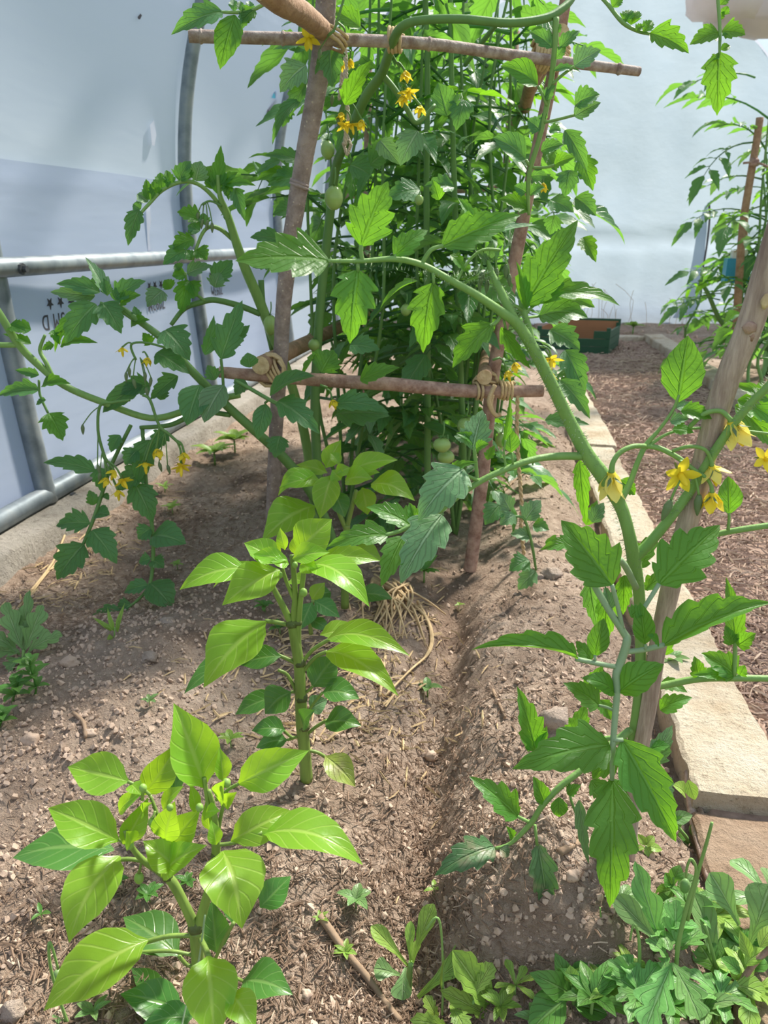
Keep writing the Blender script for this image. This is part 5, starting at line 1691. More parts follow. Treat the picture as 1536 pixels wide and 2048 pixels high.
# ------------------------------------------------------------------ bushy plants inside the trellis
def compound(rr, nl=3, L=.30, lw=.062, kind='tomato', mat='tomato', arch=.25):
    """a whole tomato leaf along +Y, upper side +Z"""
    mb = MB()
    c = Vector((rr.uniform(-.05, .05), L * .55, L * arch * .5)); e = Vector((rr.uniform(-.08, .08) * L / .3, L * .92, -L * arch * rr.uniform(.3, 1.2)))
    B = lambda t: c * 2 * t * (1 - t) + e * t * t
    D = lambda t: (c * (1 - t) + (e - c) * t).normalized()
    mb.tube([B(i / 6) for i in range(7)], [.0045 - .003 * i / 6 for i in range(7)], 5, 1)
    up = Vector((0, 0, 1))
    def lf(p, d, ln, wd_):
        q = p + d * ln
        q.z -= ln * rr.uniform(.05, .45)
        leaf(mb, p, q, wd_, up + Vector((rr.uniform(-.5, .5), rr.uniform(-.3, .3), 0)), kind, n=15, m=2, fold=rr.uniform(.1, .5), bow=rr.uniform(.02, .14), r=rr, wave=.1)
    lf(B(1), D(1), L * rr.uniform(.40, .50), lw * L / .3 * rr.uniform(1.15, 1.45))
    for k in range(nl):
        t = .38 + .56 * (k + .5) / nl
        for s_ in (-1, 1):
            tt = t + rr.uniform(-.03, .03)
            d = D(tt); sd = Vector((d.y, -d.x, 0)).normalized() * s_
            dd = (sd + d * rr.uniform(.3, .8)).normalized()
            ln = L * rr.uniform(.27, .40) * (1 - .18 * abs(k - nl * .55))
            p = B(tt)
            mb.tube([p, p + dd * ln * .15], .0018, 4, 1, caps=False)
            lf(p + dd * ln * .15, dd, ln, ln * rr.uniform(.50, .66))
    for k in range(3):
        t = rr.uniform(.3, .9); d = D(t); sd = Vector((d.y, -d.x, 0)).normalized() * rr.choice((-1, 1))
        lf(B(t), (sd + d * .4).normalized(), L * rr.uniform(.07, .12), L * .06)
    return mb
def compound_mesh(seed, mat, **kw):
    rr = random.Random(seed)
    mb = compound(rr, **kw)
    return mb.mesh('tomato_leaf', M[mat])
CM = [compound_mesh(200 + i, 'tomato', nl=3) for i in range(6)] + [compound_mesh(300 + i, 'tomato_fg', nl=2, L=.22, lw=.05) for i in range(2)] + [compound_mesh(320, 'pale', nl=2, L=.24)]
def put_leaf_inst(plant, p, d, up, sc, me, name='leaf'):
    d = d.normalized(); x = d.cross(up); x = x.normalized() if x.length > 1e-4 else d.orthogonal().normalized(); z = x.cross(d)
    o = bpy.data.objects.new(name, me); COL.objects.link(o); o.parent = plant
    R = Matrix((x, d, z)).transposed().to_4x4()
    o.matrix_local = Matrix.Translation((p - Vector(plant['_b'])) * S) @ R @ Matrix.Scale(sc, 4)
    return o
def bush(plant, stems, r, nodes, scale, keep, lowz=.12, young=.12):
    cnt = 0
    for pts, w_ in stems:
        pts = [Vector(p) for p in pts]
        mb = MB(); mb.tube(pts, [w_ * (1 - .55 * i / (len(pts) - 1)) for i in range(len(pts))], 8, 4)
        mb.build('stem', M['stem'], plant)
        az = r.uniform(0, 6.28)
        for k in range(nodes):
            t = (k + r.random()) / nodes * (len(pts) - 1); j = min(int(t), len(pts) - 2)
            p = pts[j].lerp(pts[j + 1], t - j)
            az += 2.4 + r.uniform(-.5, .5)
            if p.z < lowz:
                continue
            d = Vector((math.cos(az), math.sin(az), r.uniform(-.25, .5)))
            sc = r.uniform(*scale)
            e = p + d.normalized() * .3 * sc
            if p.z > 1.25 and r.random() < .3 and keep is keep_main:
                continue
            if not keep(e) or not keep(p):
                continue
            up = Vector((r.uniform(-.3, .3), r.uniform(-.3, .3), 1)) + SUN * .3
            me = r.choice(CM[6:8]) if r.random() < young else (CM[8] if r.random() < .14 else r.choice(CM[:6]))
            put_leaf_inst(plant, p, d, up, sc, me); cnt += 1
    return cnt
def keep_main(e):
    xl = -.86 + .30 * (1 - ss(e.z, .35, .8))
    return e.y > 2.34 and e.x > xl and e.x < .22 and e.z < 2.15
r = random.Random(91)
def stems_at(x, y, n, r, top=2.0, lean=0.0, w_=.0075):
    out = []
    for k in range(n):
        a_ = r.uniform(0, 6.28); rad = r.uniform(.03, .16)
        x1 = x + math.cos(a_) * rad; y1 = y + math.sin(a_) * rad
        z0 = gz(x, y) - .02
        tp = top * r.uniform(.8, 1.05)
        out.append(([(x + r.uniform(-.02, .02), y + r.uniform(-.02, .02), z0), (x + (x1 - x) * .6, y + (y1 - y) * .6, tp * .22), (x1 + r.uniform(-.05, .05), y1 + r.uniform(-.05, .05), tp * .45), (x1 + r.uniform(-.08, .08) + lean * .5, y1 + r.uniform(-.06, .06), tp * .72), (x1 + r.uniform(-.1, .1) + lean, y1 + r.uniform(-.08, .08), tp)], w_))
    return out
BUSH = []
NB = 0
for (x, y, n, lb, lean) in ((-.52, 2.62, 4, 'bushy dark green tomato plant tied up just behind the lower rail, left half', .12), (-.13, 2.66, 5, 'bushy dark green tomato plant tied up just behind the lower rail beside the right pole', .02),
                            (-.62, 3.35, 4, 'bushy tomato plant in the middle of the trellis on the film side', .0), (-.12, 3.4, 4, 'bushy tomato plant in the middle of the trellis on the path side', -.02),
                            (-.5, 4.05, 4, 'farthest bushy tomato plant of the trellis on the film side', .0), (-.02, 4.1, 4, 'farthest bushy tomato plant of the trellis on the path side', .0)):
    t = thing('tomato_plant', Vector((x, y, gz(x, y))), lb, 'tomato plant')
    NB += bush(t, stems_at(x, y, n, r, 2.05, lean), r, 26, (1.0, 1.6), keep_main)
    BUSH.append(t)
print('bush leaves', NB)
b0, b1 = BUSH[0], BUSH[1]
# thick stems seen through the leaves
stem_part(b0, [(640, 1010, 2.4, 20), (630, 820, 2.42, 19), (640, 620, 2.42, 18), (660, 430, 2.4, 18), (672, 335, 2.34, 18), (692, 285, 2.26, 19), (728, 200, 2.16, 20), (762, 150, 2.1, 20), (782, 95, 2.0, 19), (798, 60, 1.93, 18), (832, 42, 1.9, 17), (920, 38, 1.88, 17), (1015, 46, 1.88, 17), (1085, 38, 1.9, 17), (1118, 22, 1.92, 16), (1145, -5, 1.95, 15), (1165, -60, 2.0, 13)], 'stem')
stem_part(b0, [(764, 150, 2.1, 14), (790, 180, 2.1, 12), (815, 220, 2.1, 11), (834, 245, 2.1, 10), (870, 210, 2.12, 8)], 'stem')
stem_part(b1, [(855, 1020, 2.5, 14), (855, 700, 2.5, 13), (853, 380, 2.5, 12), (855, 150, 2.5, 11), (850, -40, 2.5, 10)], 'stem')
stem_part(b1, [(930, 1000, 2.55, 13), (915, 560, 2.5, 12), (905, 250, 2.5, 11), (900, -40, 2.5, 10)], 'stem')
stem_part(b1, [(1000, 40, 2.1, 10), (960, 90, 2.3, 10), (930, 130, 2.4, 9)], 'stem')
# leaflets in front of the thicket, traced one by one
put_leaves(b0, '''
660 100 664 175 50 1.92 1.9 0 - .06 .2
655 120 630 150 26 1.93 1.92 30
640 205 615 262 40 2.05 2.05 30 - .1 .3
612 130 560 185 60 2.1 2.1 0 pale .1 .2
620 160 580 235 50 2.1 2.08 20 - .1 .3
600 200 545 290 34 2.08 2.05 20 - .16 .3
575 215 565 255 30 2.1 2.08
610 100 560 80 34 2.1 2.12
600 85 545 100 34 2.1 2.1 0
690 210 745 120 44 2.0 2.0 0 tomato_fg .1 .3
720 55 660 20 46 1.95 1.95 0 tomato_fg
600 322 530 310 36 2.2 2.18 0 - .1 .3
560 320 510 350 26 2.2 2.18
570 345 512 362 36 2.2 2.18 0 tomato_fg
600 355 535 372 50 2.2 2.17 0 - .1 .3
600 420 545 430 50 2.25 2.22 0
560 480 500 475 40 2.2 2.18 0
545 520 505 535 36 2.22 2.2
640 700 600 768 60 2.1 2.1 60 tomato_fg .05 .2
642 745 668 700 66 2.06 2.08 0 tomato_fg .04 .2 lobed
720 760 800 735 44 2.1 2.08 0 tomato_fg .08 .3
700 690 760 700 50 2.2 2.16 0
''', 'leaf', 'tomato', 'tomato', r, 2.1)
lf = hero(b0, [(1112, 35, 1.9, 13), (1110, 90, 1.9, 12), (1104, 150, 1.91, 11), (1092, 220, 1.92, 11), (1075, 290, 1.93, 10), (1060, 340, 1.94, 10), (1056, 390, 1.95, 8), (1058, 430, 1.96, 6)], '''
1105 95 1058 64 40 1.9 1.92 0 - .1 .3
1120 95 1160 62 30 1.9 1.91 0 - .1 .3
1112 118 1132 92 24 1.9 1.9
1148 132 1202 100 52 1.89 1.88 0 pale .06 .3
1108 140 1162 145 20 1.9 1.9
1075 170 1000 132 52 1.91 1.9 0 tomato_fg .12 .3 oval
1090 200 1112 170 34 1.91 1.9
1148 232 1202 205 36 1.9 1.89 20 pale .1 .4
1150 210 1200 190 52 1.9 1.89 0 - .14 .3
1080 260 1055 240 42 1.92 1.92 0 - .06 .2
1098 262 1122 262 30 1.92 1.91
1050 318 985 275 56 1.93 1.91 0 - .1 .3 oval
1082 302 1128 290 36 1.93 1.92 0 - .1 .3
1108 330 1150 315 34 1.92 1.9 0 tomato_fg .1 .3
1062 352 1096 352 28 1.94 1.93
1060 390 1090 375 32 1.95 1.94
1056 420 998 398 48 1.96 1.95 0 tomato_fg .1 .35
1052 385 1028 372 30 1.95 1.95
1088 240 1090 222 16 1.92 1.92
1110 66 1122 48 20 1.9 1.9
''', 'tomato', r, 1.92, stem='stem_fg')
for pts in ([(1103, 170, 1.91), (1125, 150, 1.9), (1148, 133, 1.89)], [(1088, 245, 1.92), (1120, 238, 1.91), (1150, 230, 1.9)], [(1094, 212, 1.915), (1085, 190, 1.91), (1076, 172, 1.91)], [(1062, 335, 1.94), (1090, 335, 1.93), (1110, 330, 1.92)], [(1062, 336, 1.94), (1052, 320, 1.93)]):
    mb = MB(); tube_px(mb, [(a, b, c, 6) for a, b, c in pts], 6, 3); mb.build('leaf_stalk', M['stem_fg'], lf)
put_leaves(b1, '''
1130 260 1175 345 40 2.0 1.98 0 - .1 .3
1160 310 1186 382 46 2.1 2.08 0 tomato_fg .06 .3 lobed
1140 340 1130 395 46 2.1 2.08 0 - .1 .3
1150 395 1192 432 46 2.1 2.08 0 - .1 .3
1100 400 1148 425 46 2.1 2.06 0
1165 475 1192 525 36 2.15 2.1 0 tomato_fg .08 .3
1110 430 1100 470 36 2.1 2.1
760 280 800 330 40 2.15 2.12 20 pale .1 .2
836 262 800 332 58 2.1 2.08 0 pale .1 .15
740 330 800 290 60 2.2 2.18 0
895 232 876 165 60 2.15 2.16 0 - .05 .2
930 200 912 262 48 2.16 2.13 0 - .1 .2
840 380 770 400 56 2.18 2.15 0 - .1 .2
908 375 848 372 44 2.16 2.14
700 330 740 350 60 2.2 2.2 0
1120 600 1190 615 50 2.0 1.97 0 tomato_fg .1 .3
1100 660 1160 700 60 2.15 2.1 0 - .1 .3 lobed
1130 700 1170 790 54 2.2 2.15 0 - .1 .3
1120 760 1180 838 44 2.1 2.06 0 - .12 .3
1140 730 1148 800 46 2.2 2.16
1090 840 1180 850 36 2.05 2.02 0
''', 'leaf', 'tomato', 'tomato', r, 2.1)
hero(b0, [(600, -20, 1.8, 7), (570, 0, 1.8, 8), (535, 6, 1.8, 8), (500, 22, 1.79, 8), (470, 25, 1.78, 7), (440, 24, 1.77, 5)], '''
445 24 342 70 54 1.77 1.74 0 - .1 .3
470 30 440 140 50 1.78 1.75 0 tomato_fg .06 .2 oval
492 26 484 58 26 1.79 1.78
510 20 480 48 34 1.79 1.78 0 tomato_fg
500 20 498 2 18 1.79 1.8
468 22 466 -2 20 1.78 1.79
482 22 480 2 16 1.78 1.79
''', 'tomato', r, 1.78, stem='stem_fg')
hero(b1, [(1015, 1035, 2.05, 6), (1045, 1035, 2.05, 6), (1058, 1065, 2.05, 6), (1066, 1100, 2.05, 6), (1072, 1140, 2.06, 5)], '''
1060 1075 1020 1068 34 2.05 2.05 0 pale
1058 1120 1018 1142 44 2.05 2.03 0 - .1 .3
1072 1142 1036 1180 40 2.06 2.05 0 pale .1 .2
1050 1040 1082 1000 44 2.05 2.07 0 pale .1 .2
1090 1085 1148 1095 30 2.04 2.02 0 tomato_fg
1030 1030 1000 1050 40 2.05 2.04 0 pale
1066 1050 1098 1060 34 2.05 2.03 0 - .1 .3
1000 1010 970 1050 46 2.08 2.05 0 - .1 .3
1020 1020 1000 985 36 2.06 2.07 0 pale
''', 'tomato', r, 2.05, stem='stem')
# green fruit
def tomato_fruit(plant, x, y, d, rx, ry, seed=0):
    k = q_(x, y, d)
    c = P(x, y, d)
    mb = MB(); mb.blob(c, rx * k, rx * k, ry * k, 14, 10, .06, seed); f_ = mb.build('green_tomato', M['fruit'], plant)
    cb = MB(); tp = c + Vector((0, 0, ry * k * .96))
    for i in range(5):
        a_ = i * 1.257 + seed
        leaf(cb, tp, tp + Vector((math.cos(a_), math.sin(a_), .1)) * rx * k * .95, rx * k * .25, Vector((0, 0, 1)), 'sliver', n=5, m=1, fold=.2, bow=.1, wave=0)
    cb.tube([tp, tp + Vector((rx * k * .2, 0, rx * k * .9)), tp + Vector((rx * k * .1, rx * k * .4, rx * k * 1.8))], rx * k * .09, 6, 3)
    cb.build('calyx', M['stem'], f_)
for i, (pl_, x, y, d, rx, ry) in enumerate(((b0, 668, 396, 2.12, 19, 23), (b0, 541, 650, 2.28, 14, 20), (b1, 884, 890, 2.12, 18, 15), (b1, 892, 914, 2.16, 17, 14), (b1, 932, 852, 2.2, 18, 18), (b0, 628, 690, 2.4, 12, 12), (b1, 940, 668, 2.1, 9, 10), (b1, 838, 400, 2.1, 9, 10), (b0, 655, 300, 2.3, 14, 18), (b0, 700, 640, 2.4, 11, 12), (b1, 1003, 880, 2.3, 11, 16), (b1, 812, 620, 2.35, 11, 12))):
    tomato_fruit(pl_, x, y, d, rx, ry, i)
# flowers up in the thicket
truss(b0, [(690, -10), (678, 30), (668, 60), (655, 70)], [(655, 70, 617, 76, .95)], 1.9, 5, 36, r, [(670, 62, 640, 98)])
truss(b0, [(668, 40), (690, 60), (684, 95), (690, 110)], [(690, 100, 686, 122, .2), (695, 100, 700, 118, .2)], 1.98, 5, 22, r, [(690, 95, 676, 118)])
truss(b0, [(720, 130), (700, 165), (690, 200), (688, 225)], [(690, 205, 683, 225, .4), (692, 220, 690, 250, .9), (694, 222, 704, 248, .8), (698, 200, 724, 240, .4)], 2.04, 5, 26, r, [(700, 165, 665, 190), (690, 200, 675, 235)])
truss(b0, [(780, 100), (790, 120), (800, 135)], [(795, 125, 810, 142, .4), (800, 165, 818, 184, .9), (815, 185, 842, 212, .6), (805, 170, 806, 190, .5)], 2.04, 5, 30, r)
truss(b1, [(1080, 350), (1088, 355)], [(1080, 350, 1086, 366, .2)], 2.0, 4, 22, r)
truss(b1, [(1070, 690), (1090, 695)], [(1085, 692, 1103, 718, .9), (1090, 700, 1102, 742, .6)], 2.0, 5, 32, r)
truss(b1, [(985, 720), (1000, 715)], [(998, 715, 1014, 742, .5), (1010, 705, 1030, 725, .3)], 2.2, 5, 28, r)
truss(b0, [(640, 770), (655, 775)], [(652, 778, 664, 800, .4)], 2.1, 5, 26, r)

# ------------------------------------------------------------------ tomatoes in the far bed
def keep_all(e):
    return True
r = random.Random(17)
def far_plant(px, dy, n, top, lb, nodes, seed, sc=(1.25, 1.8)):
    rr_ = random.Random(seed)
    x = PY(px, 690, YF + dy).x; y = YF + dy
    t = thing('tomato_plant', Vector((x, y, gz(x, y))), lb, 'tomato plant')
    bush(t, stems_at(x, y, n, rr_, top, .05, .013), rr_, nodes, sc, keep_all, .25, .3)
    return t
f1 = far_plant(1478, .12, 3, 1.75, 'tomato plant trained up the thin stake in the far bed', 15, 4)
f2 = far_plant(1545, .5, 3, 2.25, 'tall tomato plant at the right edge of the far bed, behind the thin stake', 16, 9)
f3 = far_plant(1400, .45, 1, .75, 'small tomato plant at the near end of the far bed, left of the thin stake', 9, 12, (.9, 1.3))
f4 = far_plant(1530, -1.0, 2, .7, 'low tomato growth at the foot of the leaning stake across the path', 12, 15, (.9, 1.3))
for (x, y, dx, dz, sc) in ((1505, 285, -1, -.25, 1.5), (1510, 155, -1, .05, 1.5), (1480, 420, -1, -.1, 1.2), (1440, 600, -.9, .0, 1.1), (1460, 560, -1, .35, 1.1), (1500, 480, .6, .4, 1.2)):
    put_leaf_inst(f1, PY(x, y, YF - .05), RT * dx + Vector((0, -.25, dz)), Vector((0, -.4, 1)), sc, r.choice(CM[:6]))
stem_part(f3, [(1475, 680, YF - .1, 9), (1440, 640, YF - .1, 9), (1415, 585, YF - .1, 8), (1398, 560, YF - .1, 6)], 'stem')

# ------------------------------------------------------------------ weeds
def weed(label, base_px, txt, kind, mat, name='weed', cat='weed', d=None, stems=(), r=None, stem='stem_fg', z=0.0):
    g = GG(*base_px)
    fwd = (g - CAM); dd = fwd.x * wd(0, 1, 0).x + fwd.y * wd(0, 1, 0).y
    t = thing(name, g, label, cat)
    for pts in stems:
        mb = MB(); tube_px(mb, [(a, b, dd + (c[1] if len(c) > 1 else 0), c[0]) for a, b, *c in pts], 6, 4); mb.build('stem', M[stem], t)
    out = []
    for q in rows_of(txt):
        q += ['-'] * (9 - len(q))
        bx, by, tx, ty, wpx = map(float, q[:5])
        d0 = dd + fnum(q[5], 0); d1 = dd + fnum(q[6], 0)
        mb = MB()
        leaf_px(mb, (bx, by, d0), (tx, ty, d1), wpx, kind if q[8] == '-' else q[8], r=r or rnd, upw=.8)
        mb.build('leaf', M[mat if q[7] == '-' else q[7]], t)
    return t
r = random.Random(63)
weed('pale weed rosette with spoon shaped leaves in the open soil at the bottom', (812, 1985), '''
818 1935 742 1852 34 0 .03 weed_light
826 1925 868 1808 40 0 .04 weed_light
822 1930 822 1842 22 0 .03 weed_light
812 1935 806 2000 46 -.01 -.05 weed_grey
800 1950 748 1938 44 0 0 weed_grey
820 1940 838 1880 18 .01 .04 weed_light
836 1995 970 1892 62 -.02 .02 weed_light
''', 'spoon', 'weed_light', stems=([(818, 2010, 14), (818, 1960, 14), (822, 1925, 12)],), r=r)
weed('jagged leaved pale weed beside the spoon leaved rosette', (925, 2035), '''
1010 2060 905 1900 74 0 .03 weed_light
1015 2055 880 1980 44 0 0 weed_light
940 2000 985 1925 40 0 .03 weed_light
960 2010 1045 1990 40 0 .02 weed_light
900 2010 930 2060 50 0 -.04 weed_light
880 2050 850 1990 30 0 .02 weed_light
1000 2060 1060 2000 36 0 .03 weed_light
900 2060 820 2040 40 0 -.03 weed_light
''', 'dandelion', 'weed_light', stems=([(905, 2080, 10), (920, 2040, 9), (950, 2000, 8)],), r=r)
weed('thin upright grassy stem bending over the spoon leaved rosette', (884, 2035), '''
884 1980 892 1900 6
''', 'sliver', 'weed_light', stems=([(884, 2045, 5), (886, 1950, 5), (882, 1860, 5), (872, 1835, 5), (852, 1860, 5)],), r=r)
weed('glossy oval leaved weed with dark green leaves at the bottom edge', (1140, 2000), '''
1142 1990 1058 1945 50 0 0 weed
1140 1985 1110 1905 40 0 .03 weed
1150 1975 1198 1925 52 .01 .03 weed
1150 1990 1250 1975 66 0 0 weed
1130 2000 1058 2065 70 -.02 -.05 weed
1155 1985 1170 1930 40 0 .02 weed_light
1146 1965 1140 1930 28 0 .01 weed_light
1150 2010 1215 2030 56 -.01 -.02 weed
1120 2010 1070 1990 40 0 0 weed
''', 'ovate', 'weed', stems=([(1150, 2060, 10), (1148, 2020, 9), (1146, 1975, 8)],), r=r)
weed('broad soft leaved weed with veined pale leaves under the hanging tomato leaf', (1165, 1895), '''
1160 1878 1158 1794 50 0 .04 weed_grey
1150 1895 1094 1856 40 0 .02 weed_grey
1175 1895 1160 1940 56 -.01 -.03 weed
1180 1890 1188 1960 60 -.01 -.03 weed_grey
1185 1870 1240 1865 40 0 .01 weed
1170 1880 1130 1900 30 0 0 weed_grey
1190 1880 1225 1840 44 .01 .03 weed_light
''', 'ovate', 'weed_grey', stems=([(1172, 1915, 9), (1168, 1885, 8)],), r=r)
weed('feathery light green seedling between the soft leaved weeds', (1200, 1905), '''
1200 1895 1180 1840 20 0 .02 weed_light
1202 1890 1215 1830 22 0 .02 weed_light
1204 1880 1232 1850 20 0 .01 weed_light
1198 1885 1175 1870 18 0 .01 weed_light
1202 1850 1196 1810 18 0 .02 weed_light
''', 'poppy', 'weed_light', stems=([(1200, 1915, 5), (1202, 1850, 5), (1200, 1815, 3)],), r=r)
poppy = weed('poppy plant with deeply lobed leaves and hooked nodding buds near the stake', (1350, 1985), '''
1328 1905 1270 1722 56 .02 .08 poppy
1330 1900 1226 1792 50 .01 .04 weed_grey spoon
1342 1930 1290 2060 84 -.03 -.10 poppy
1345 1925 1400 2040 70 -.03 -.09 poppy
1338 1920 1290 1880 40 0 .01 poppy
1345 1890 1352 1800 60 .02 .05 poppy
1362 1900 1400 1860 56 .01 .03 poppy
1350 1900 1375 1845 40 .01 .03 poppy
1290 1970 1215 1920 46 -.01 0 poppy
1290 1985 1330 1935 50 -.01 .01 poppy
1300 2040 1245 1960 50 -.02 0 poppy
1335 1955 1325 1915 34 -.02 0 poppy
''', 'poppy', 'poppy', stems=([(1350, 2000, 9), (1355, 1900, 9), (1372, 1820, 9), (1390, 1760, 8), (1392, 1735, 7), (1382, 1718, 6), (1374, 1735, 5), (1372, 1755, 5)], [(1375, 1840, 8), (1395, 1750, 7), (1412, 1690, 7), (1424, 1645, 6)], [(1285, 2050, 8), (1280, 1960, 8), (1278, 1880, 7), (1268, 1848, 5), (1260, 1880, 4)]), r=r)
for x, y, s_ in ((1370, 1772, 13), (1258, 1890, 9)):
    mb = MB(); k = q_(x, y, .93); mb.blob(P(x, y, .92), s_ * k * .75, s_ * k * .75, s_ * k * 1.3, 10, 8); mb.build('bud', M['poppy'], poppy)
weed('grey green broad leaved plant with ribbed blades in front of the kerb', (1440, 1985), '''
1435 1965 1385 1785 60 0 .06 weed_grey
1478 1850 1420 1745 62 .02 .05 weed_grey
1500 1885 1540 1770 78 0 .03 weed_grey
1432 1960 1470 1890 70 0 .03 weed
1470 1960 1550 2060 50 -.02 -.06 weed_light
1440 1960 1400 1890 60 -.01 .02 weed
1395 1960 1360 1910 54 -.01 .02 weed
1500 1985 1560 2040 70 -.02 -.05 weed_grey
1510 1960 1560 1930 46 0 .02 weed
1455 1990 1440 2060 60 -.02 -.05 weed_light
1460 1960 1520 1905 60 0 .02 weed
1400 1990 1430 2050 50 -.03 -.05 weed
1380 1995 1345 2040 46 -.03 -.05 weed
1480 1990 1500 2055 50 -.03 -.06 weed_light
''', 'spoon', 'weed_grey', stems=([(1438, 2000, 9), (1436, 1950, 8), (1410, 1850, 7)],), r=r)
weed('reddish stemmed weed with narrow pointed leaves in the bottom corner', (1450, 2030), '''
1490 1930 1536 1900 30 0 .01 weed_light
1500 1915 1480 1860 24 0 .02 weed_light
1480 1945 1440 1915 30 0 .01 weed
1470 1970 1540 2000 46 -.01 -.02 weed_light
1455 1990 1410 2000 34 0 -.01 weed
1520 1895 1550 1850 28 0 .02 weed_light
1440 2010 1390 2050 44 -.01 -.03 weed_light
1475 1960 1460 1920 24 0 .01 weed_light
''', 'ovate', 'weed_light', stems=([(1435, 2050, 15), (1455, 2010, 14), (1485, 1960, 13), (1515, 1920, 12), (1560, 1880, 12)],), r=r, stem='bark_red')
weed('small leafy weed growing against the kerb behind the poppy', (1340, 1800), '''
1345 1780 1310 1790 30 0 0 weed
1345 1775 1330 1745 30 0 .01 weed
1350 1780 1385 1790 34 0 0 weed
1355 1770 1400 1760 34 0 0 weed_grey
1345 1760 1360 1730 26 0 .01 weed
1340 1800 1310 1815 34 -.01 -.02 weed
1360 1800 1400 1810 36 0 -.01 weed
1390 1790 1440 1830 40 .01 0 weed_grey
1400 1800 1450 1880 34 .01 0 weed_grey
''', 'ovate', 'weed', stems=([(1345, 1810, 5), (1347, 1780, 5), (1347, 1755, 4)],), r=r)
weed('small pointed weed with star of light leaves at the foot of the stake', (1290, 1705), '''
1292 1690 1275 1668 16 0 .01 weed_light
1292 1690 1308 1672 18 0 .01 weed_light
1294 1694 1325 1700 18 0 0 weed_light
1290 1696 1265 1700 14 0 0 weed_light
1292 1694 1300 1715 16 0 -.01 weed_light
1310 1725 1322 1752 20 0 -.01 weed
''', 'ovate', 'weed_light', stems=([(1292, 1712, 4), (1292, 1692, 4)],), r=r)
weed('trailing weed with dark drooping leaves along the foot of the kerb', (1380, 1690), '''
1360 1660 1335 1640 40 0 .01 weed
1378 1684 1330 1690 34 0 0 weed
1390 1680 1480 1702 40 .01 0 weed
1392 1680 1410 1640 40 .01 .02 weed_grey
1380 1700 1350 1740 40 0 -.01 weed
1344 1640 1385 1630 26 .01 .01 weed_grey
1376 1560 1390 1600 24 .03 .02 weed_light
1370 1590 1345 1570 34 .03 .03 weed_light
1366 1700 1395 1745 30 0 -.01 weed
''', 'ovate', 'weed', stems=([(1382, 1710, 8), (1376, 1680, 8), (1350, 1648, 7), (1325, 1620, 6), (1300, 1605, 6)],), r=r)
weed('feathery grey green poppy seedling on the left edge', (40, 1330), '''
45 1300 10 1205 44 0 .06 weed_grey
50 1300 85 1210 44 0 .06 weed_grey
55 1305 125 1270 44 0 .03 weed_grey
50 1305 35 1230 40 0 .05 weed_grey
40 1310 -20 1270 44 0 .02 weed_grey
45 1315 15 1340 44 0 -.02 weed_grey
48 1310 60 1330 36 0 -.02 weed_grey
48 1300 60 1180 32 .03 .1 weed_grey
40 1305 -10 1300 40 0 0 weed_grey
''', 'poppy', 'weed_grey', stems=([(45, 1335, 6), (47, 1300, 6)],), r=r)
def mint(label, base_px, whorls, r):
    g = GG(*base_px); fwd = g - CAM; dd = fwd.dot(wd(0, 1, 0))
    t = thing('mint_plant', g, label, 'mint')
    mb = MB(); tube_px(mb, [(base_px[0], base_px[1], dd, 5)] + [(x, y, dd + .0, 4) for x, y, _ in whorls], 6, 4); mb.build('stem', M['weed'], t)
    for i, (x, y, s_) in enumerate(whorls):
        for k in range(4 if i < len(whorls) - 1 else 5):
            a_ = k * 1.57 + i * .8 + r.uniform(-.2, .2)
            mb = MB(); p = P(x, y, dd); kk = q_(x, y, dd)
            d = Vector((math.cos(a_), math.sin(a_), .25)) * s_ * kk
            leaf(mb, p, p + d, s_ * kk * .55, Vector((0, 0, 1)), 'mint', n=18, m=2, r=r, fold=.25, bow=.12)
            mb.build('leaf', M['weed'], t)
mint('mint sprig with toothed leaves, tallest of those at the left edge', (70, 1390), [(72, 1375, 32), (66, 1350, 38), (60, 1332, 36), (60, 1318, 20)], r)
mint('mint sprig with broad toothed leaves below the tallest one', (25, 1405), [(28, 1392, 40), (34, 1375, 42), (35, 1365, 22)], r)
mint('lowest mint sprig cut by the left edge', (-2, 1455), [(2, 1445, 36), (4, 1432, 34), (4, 1425, 16)], r)
weed('fine leaved pale weeds on the shaded soil beside the leaning vine', (235, 1275), '''
228 1260 215 1215 10 0 .02 weed_light
232 1260 250 1205 10 0 .03 weed_light
230 1262 205 1250 12 0 0 weed_light
235 1264 242 1225 10 0 .02 weed_light
222 1262 185 1235 12 0 .02 weed_light
226 1275 214 1282 18 0 -.01 weed_light
''', 'sliver', 'weed_light', stems=([(228, 1280, 3), (230, 1255, 3)],), r=r)
def seedling(label, px, py, s_, n, mat, r, kind='ovate', hgt=.6):
    g = GG(px, py); k = (g - CAM).length / FPX
    t = thing('seedling', g, label, 'seedling')
    mb = MB(); top = g + Vector((0, 0, s_ * k * hgt)); mb.tube([g, top], s_ * k * .05, 5, 1); mb.build('stem', M['stem_fg'], t)
    a0_ = r.uniform(0, 6)
    for i in range(n):
        a_ = a0_ + i * 6.283 / n + r.uniform(-.3, .3)
        mb = MB(); leaf(mb, top, top + Vector((math.cos(a_), math.sin(a_), r.uniform(.0, .5))) * s_ * k * r.uniform(.7, 1.15), s_ * k * r.uniform(.4, .6), Vector((0, 0, 1)), kind, n=8, m=2, r=r)
        mb.build('leaf', M[mat], t)
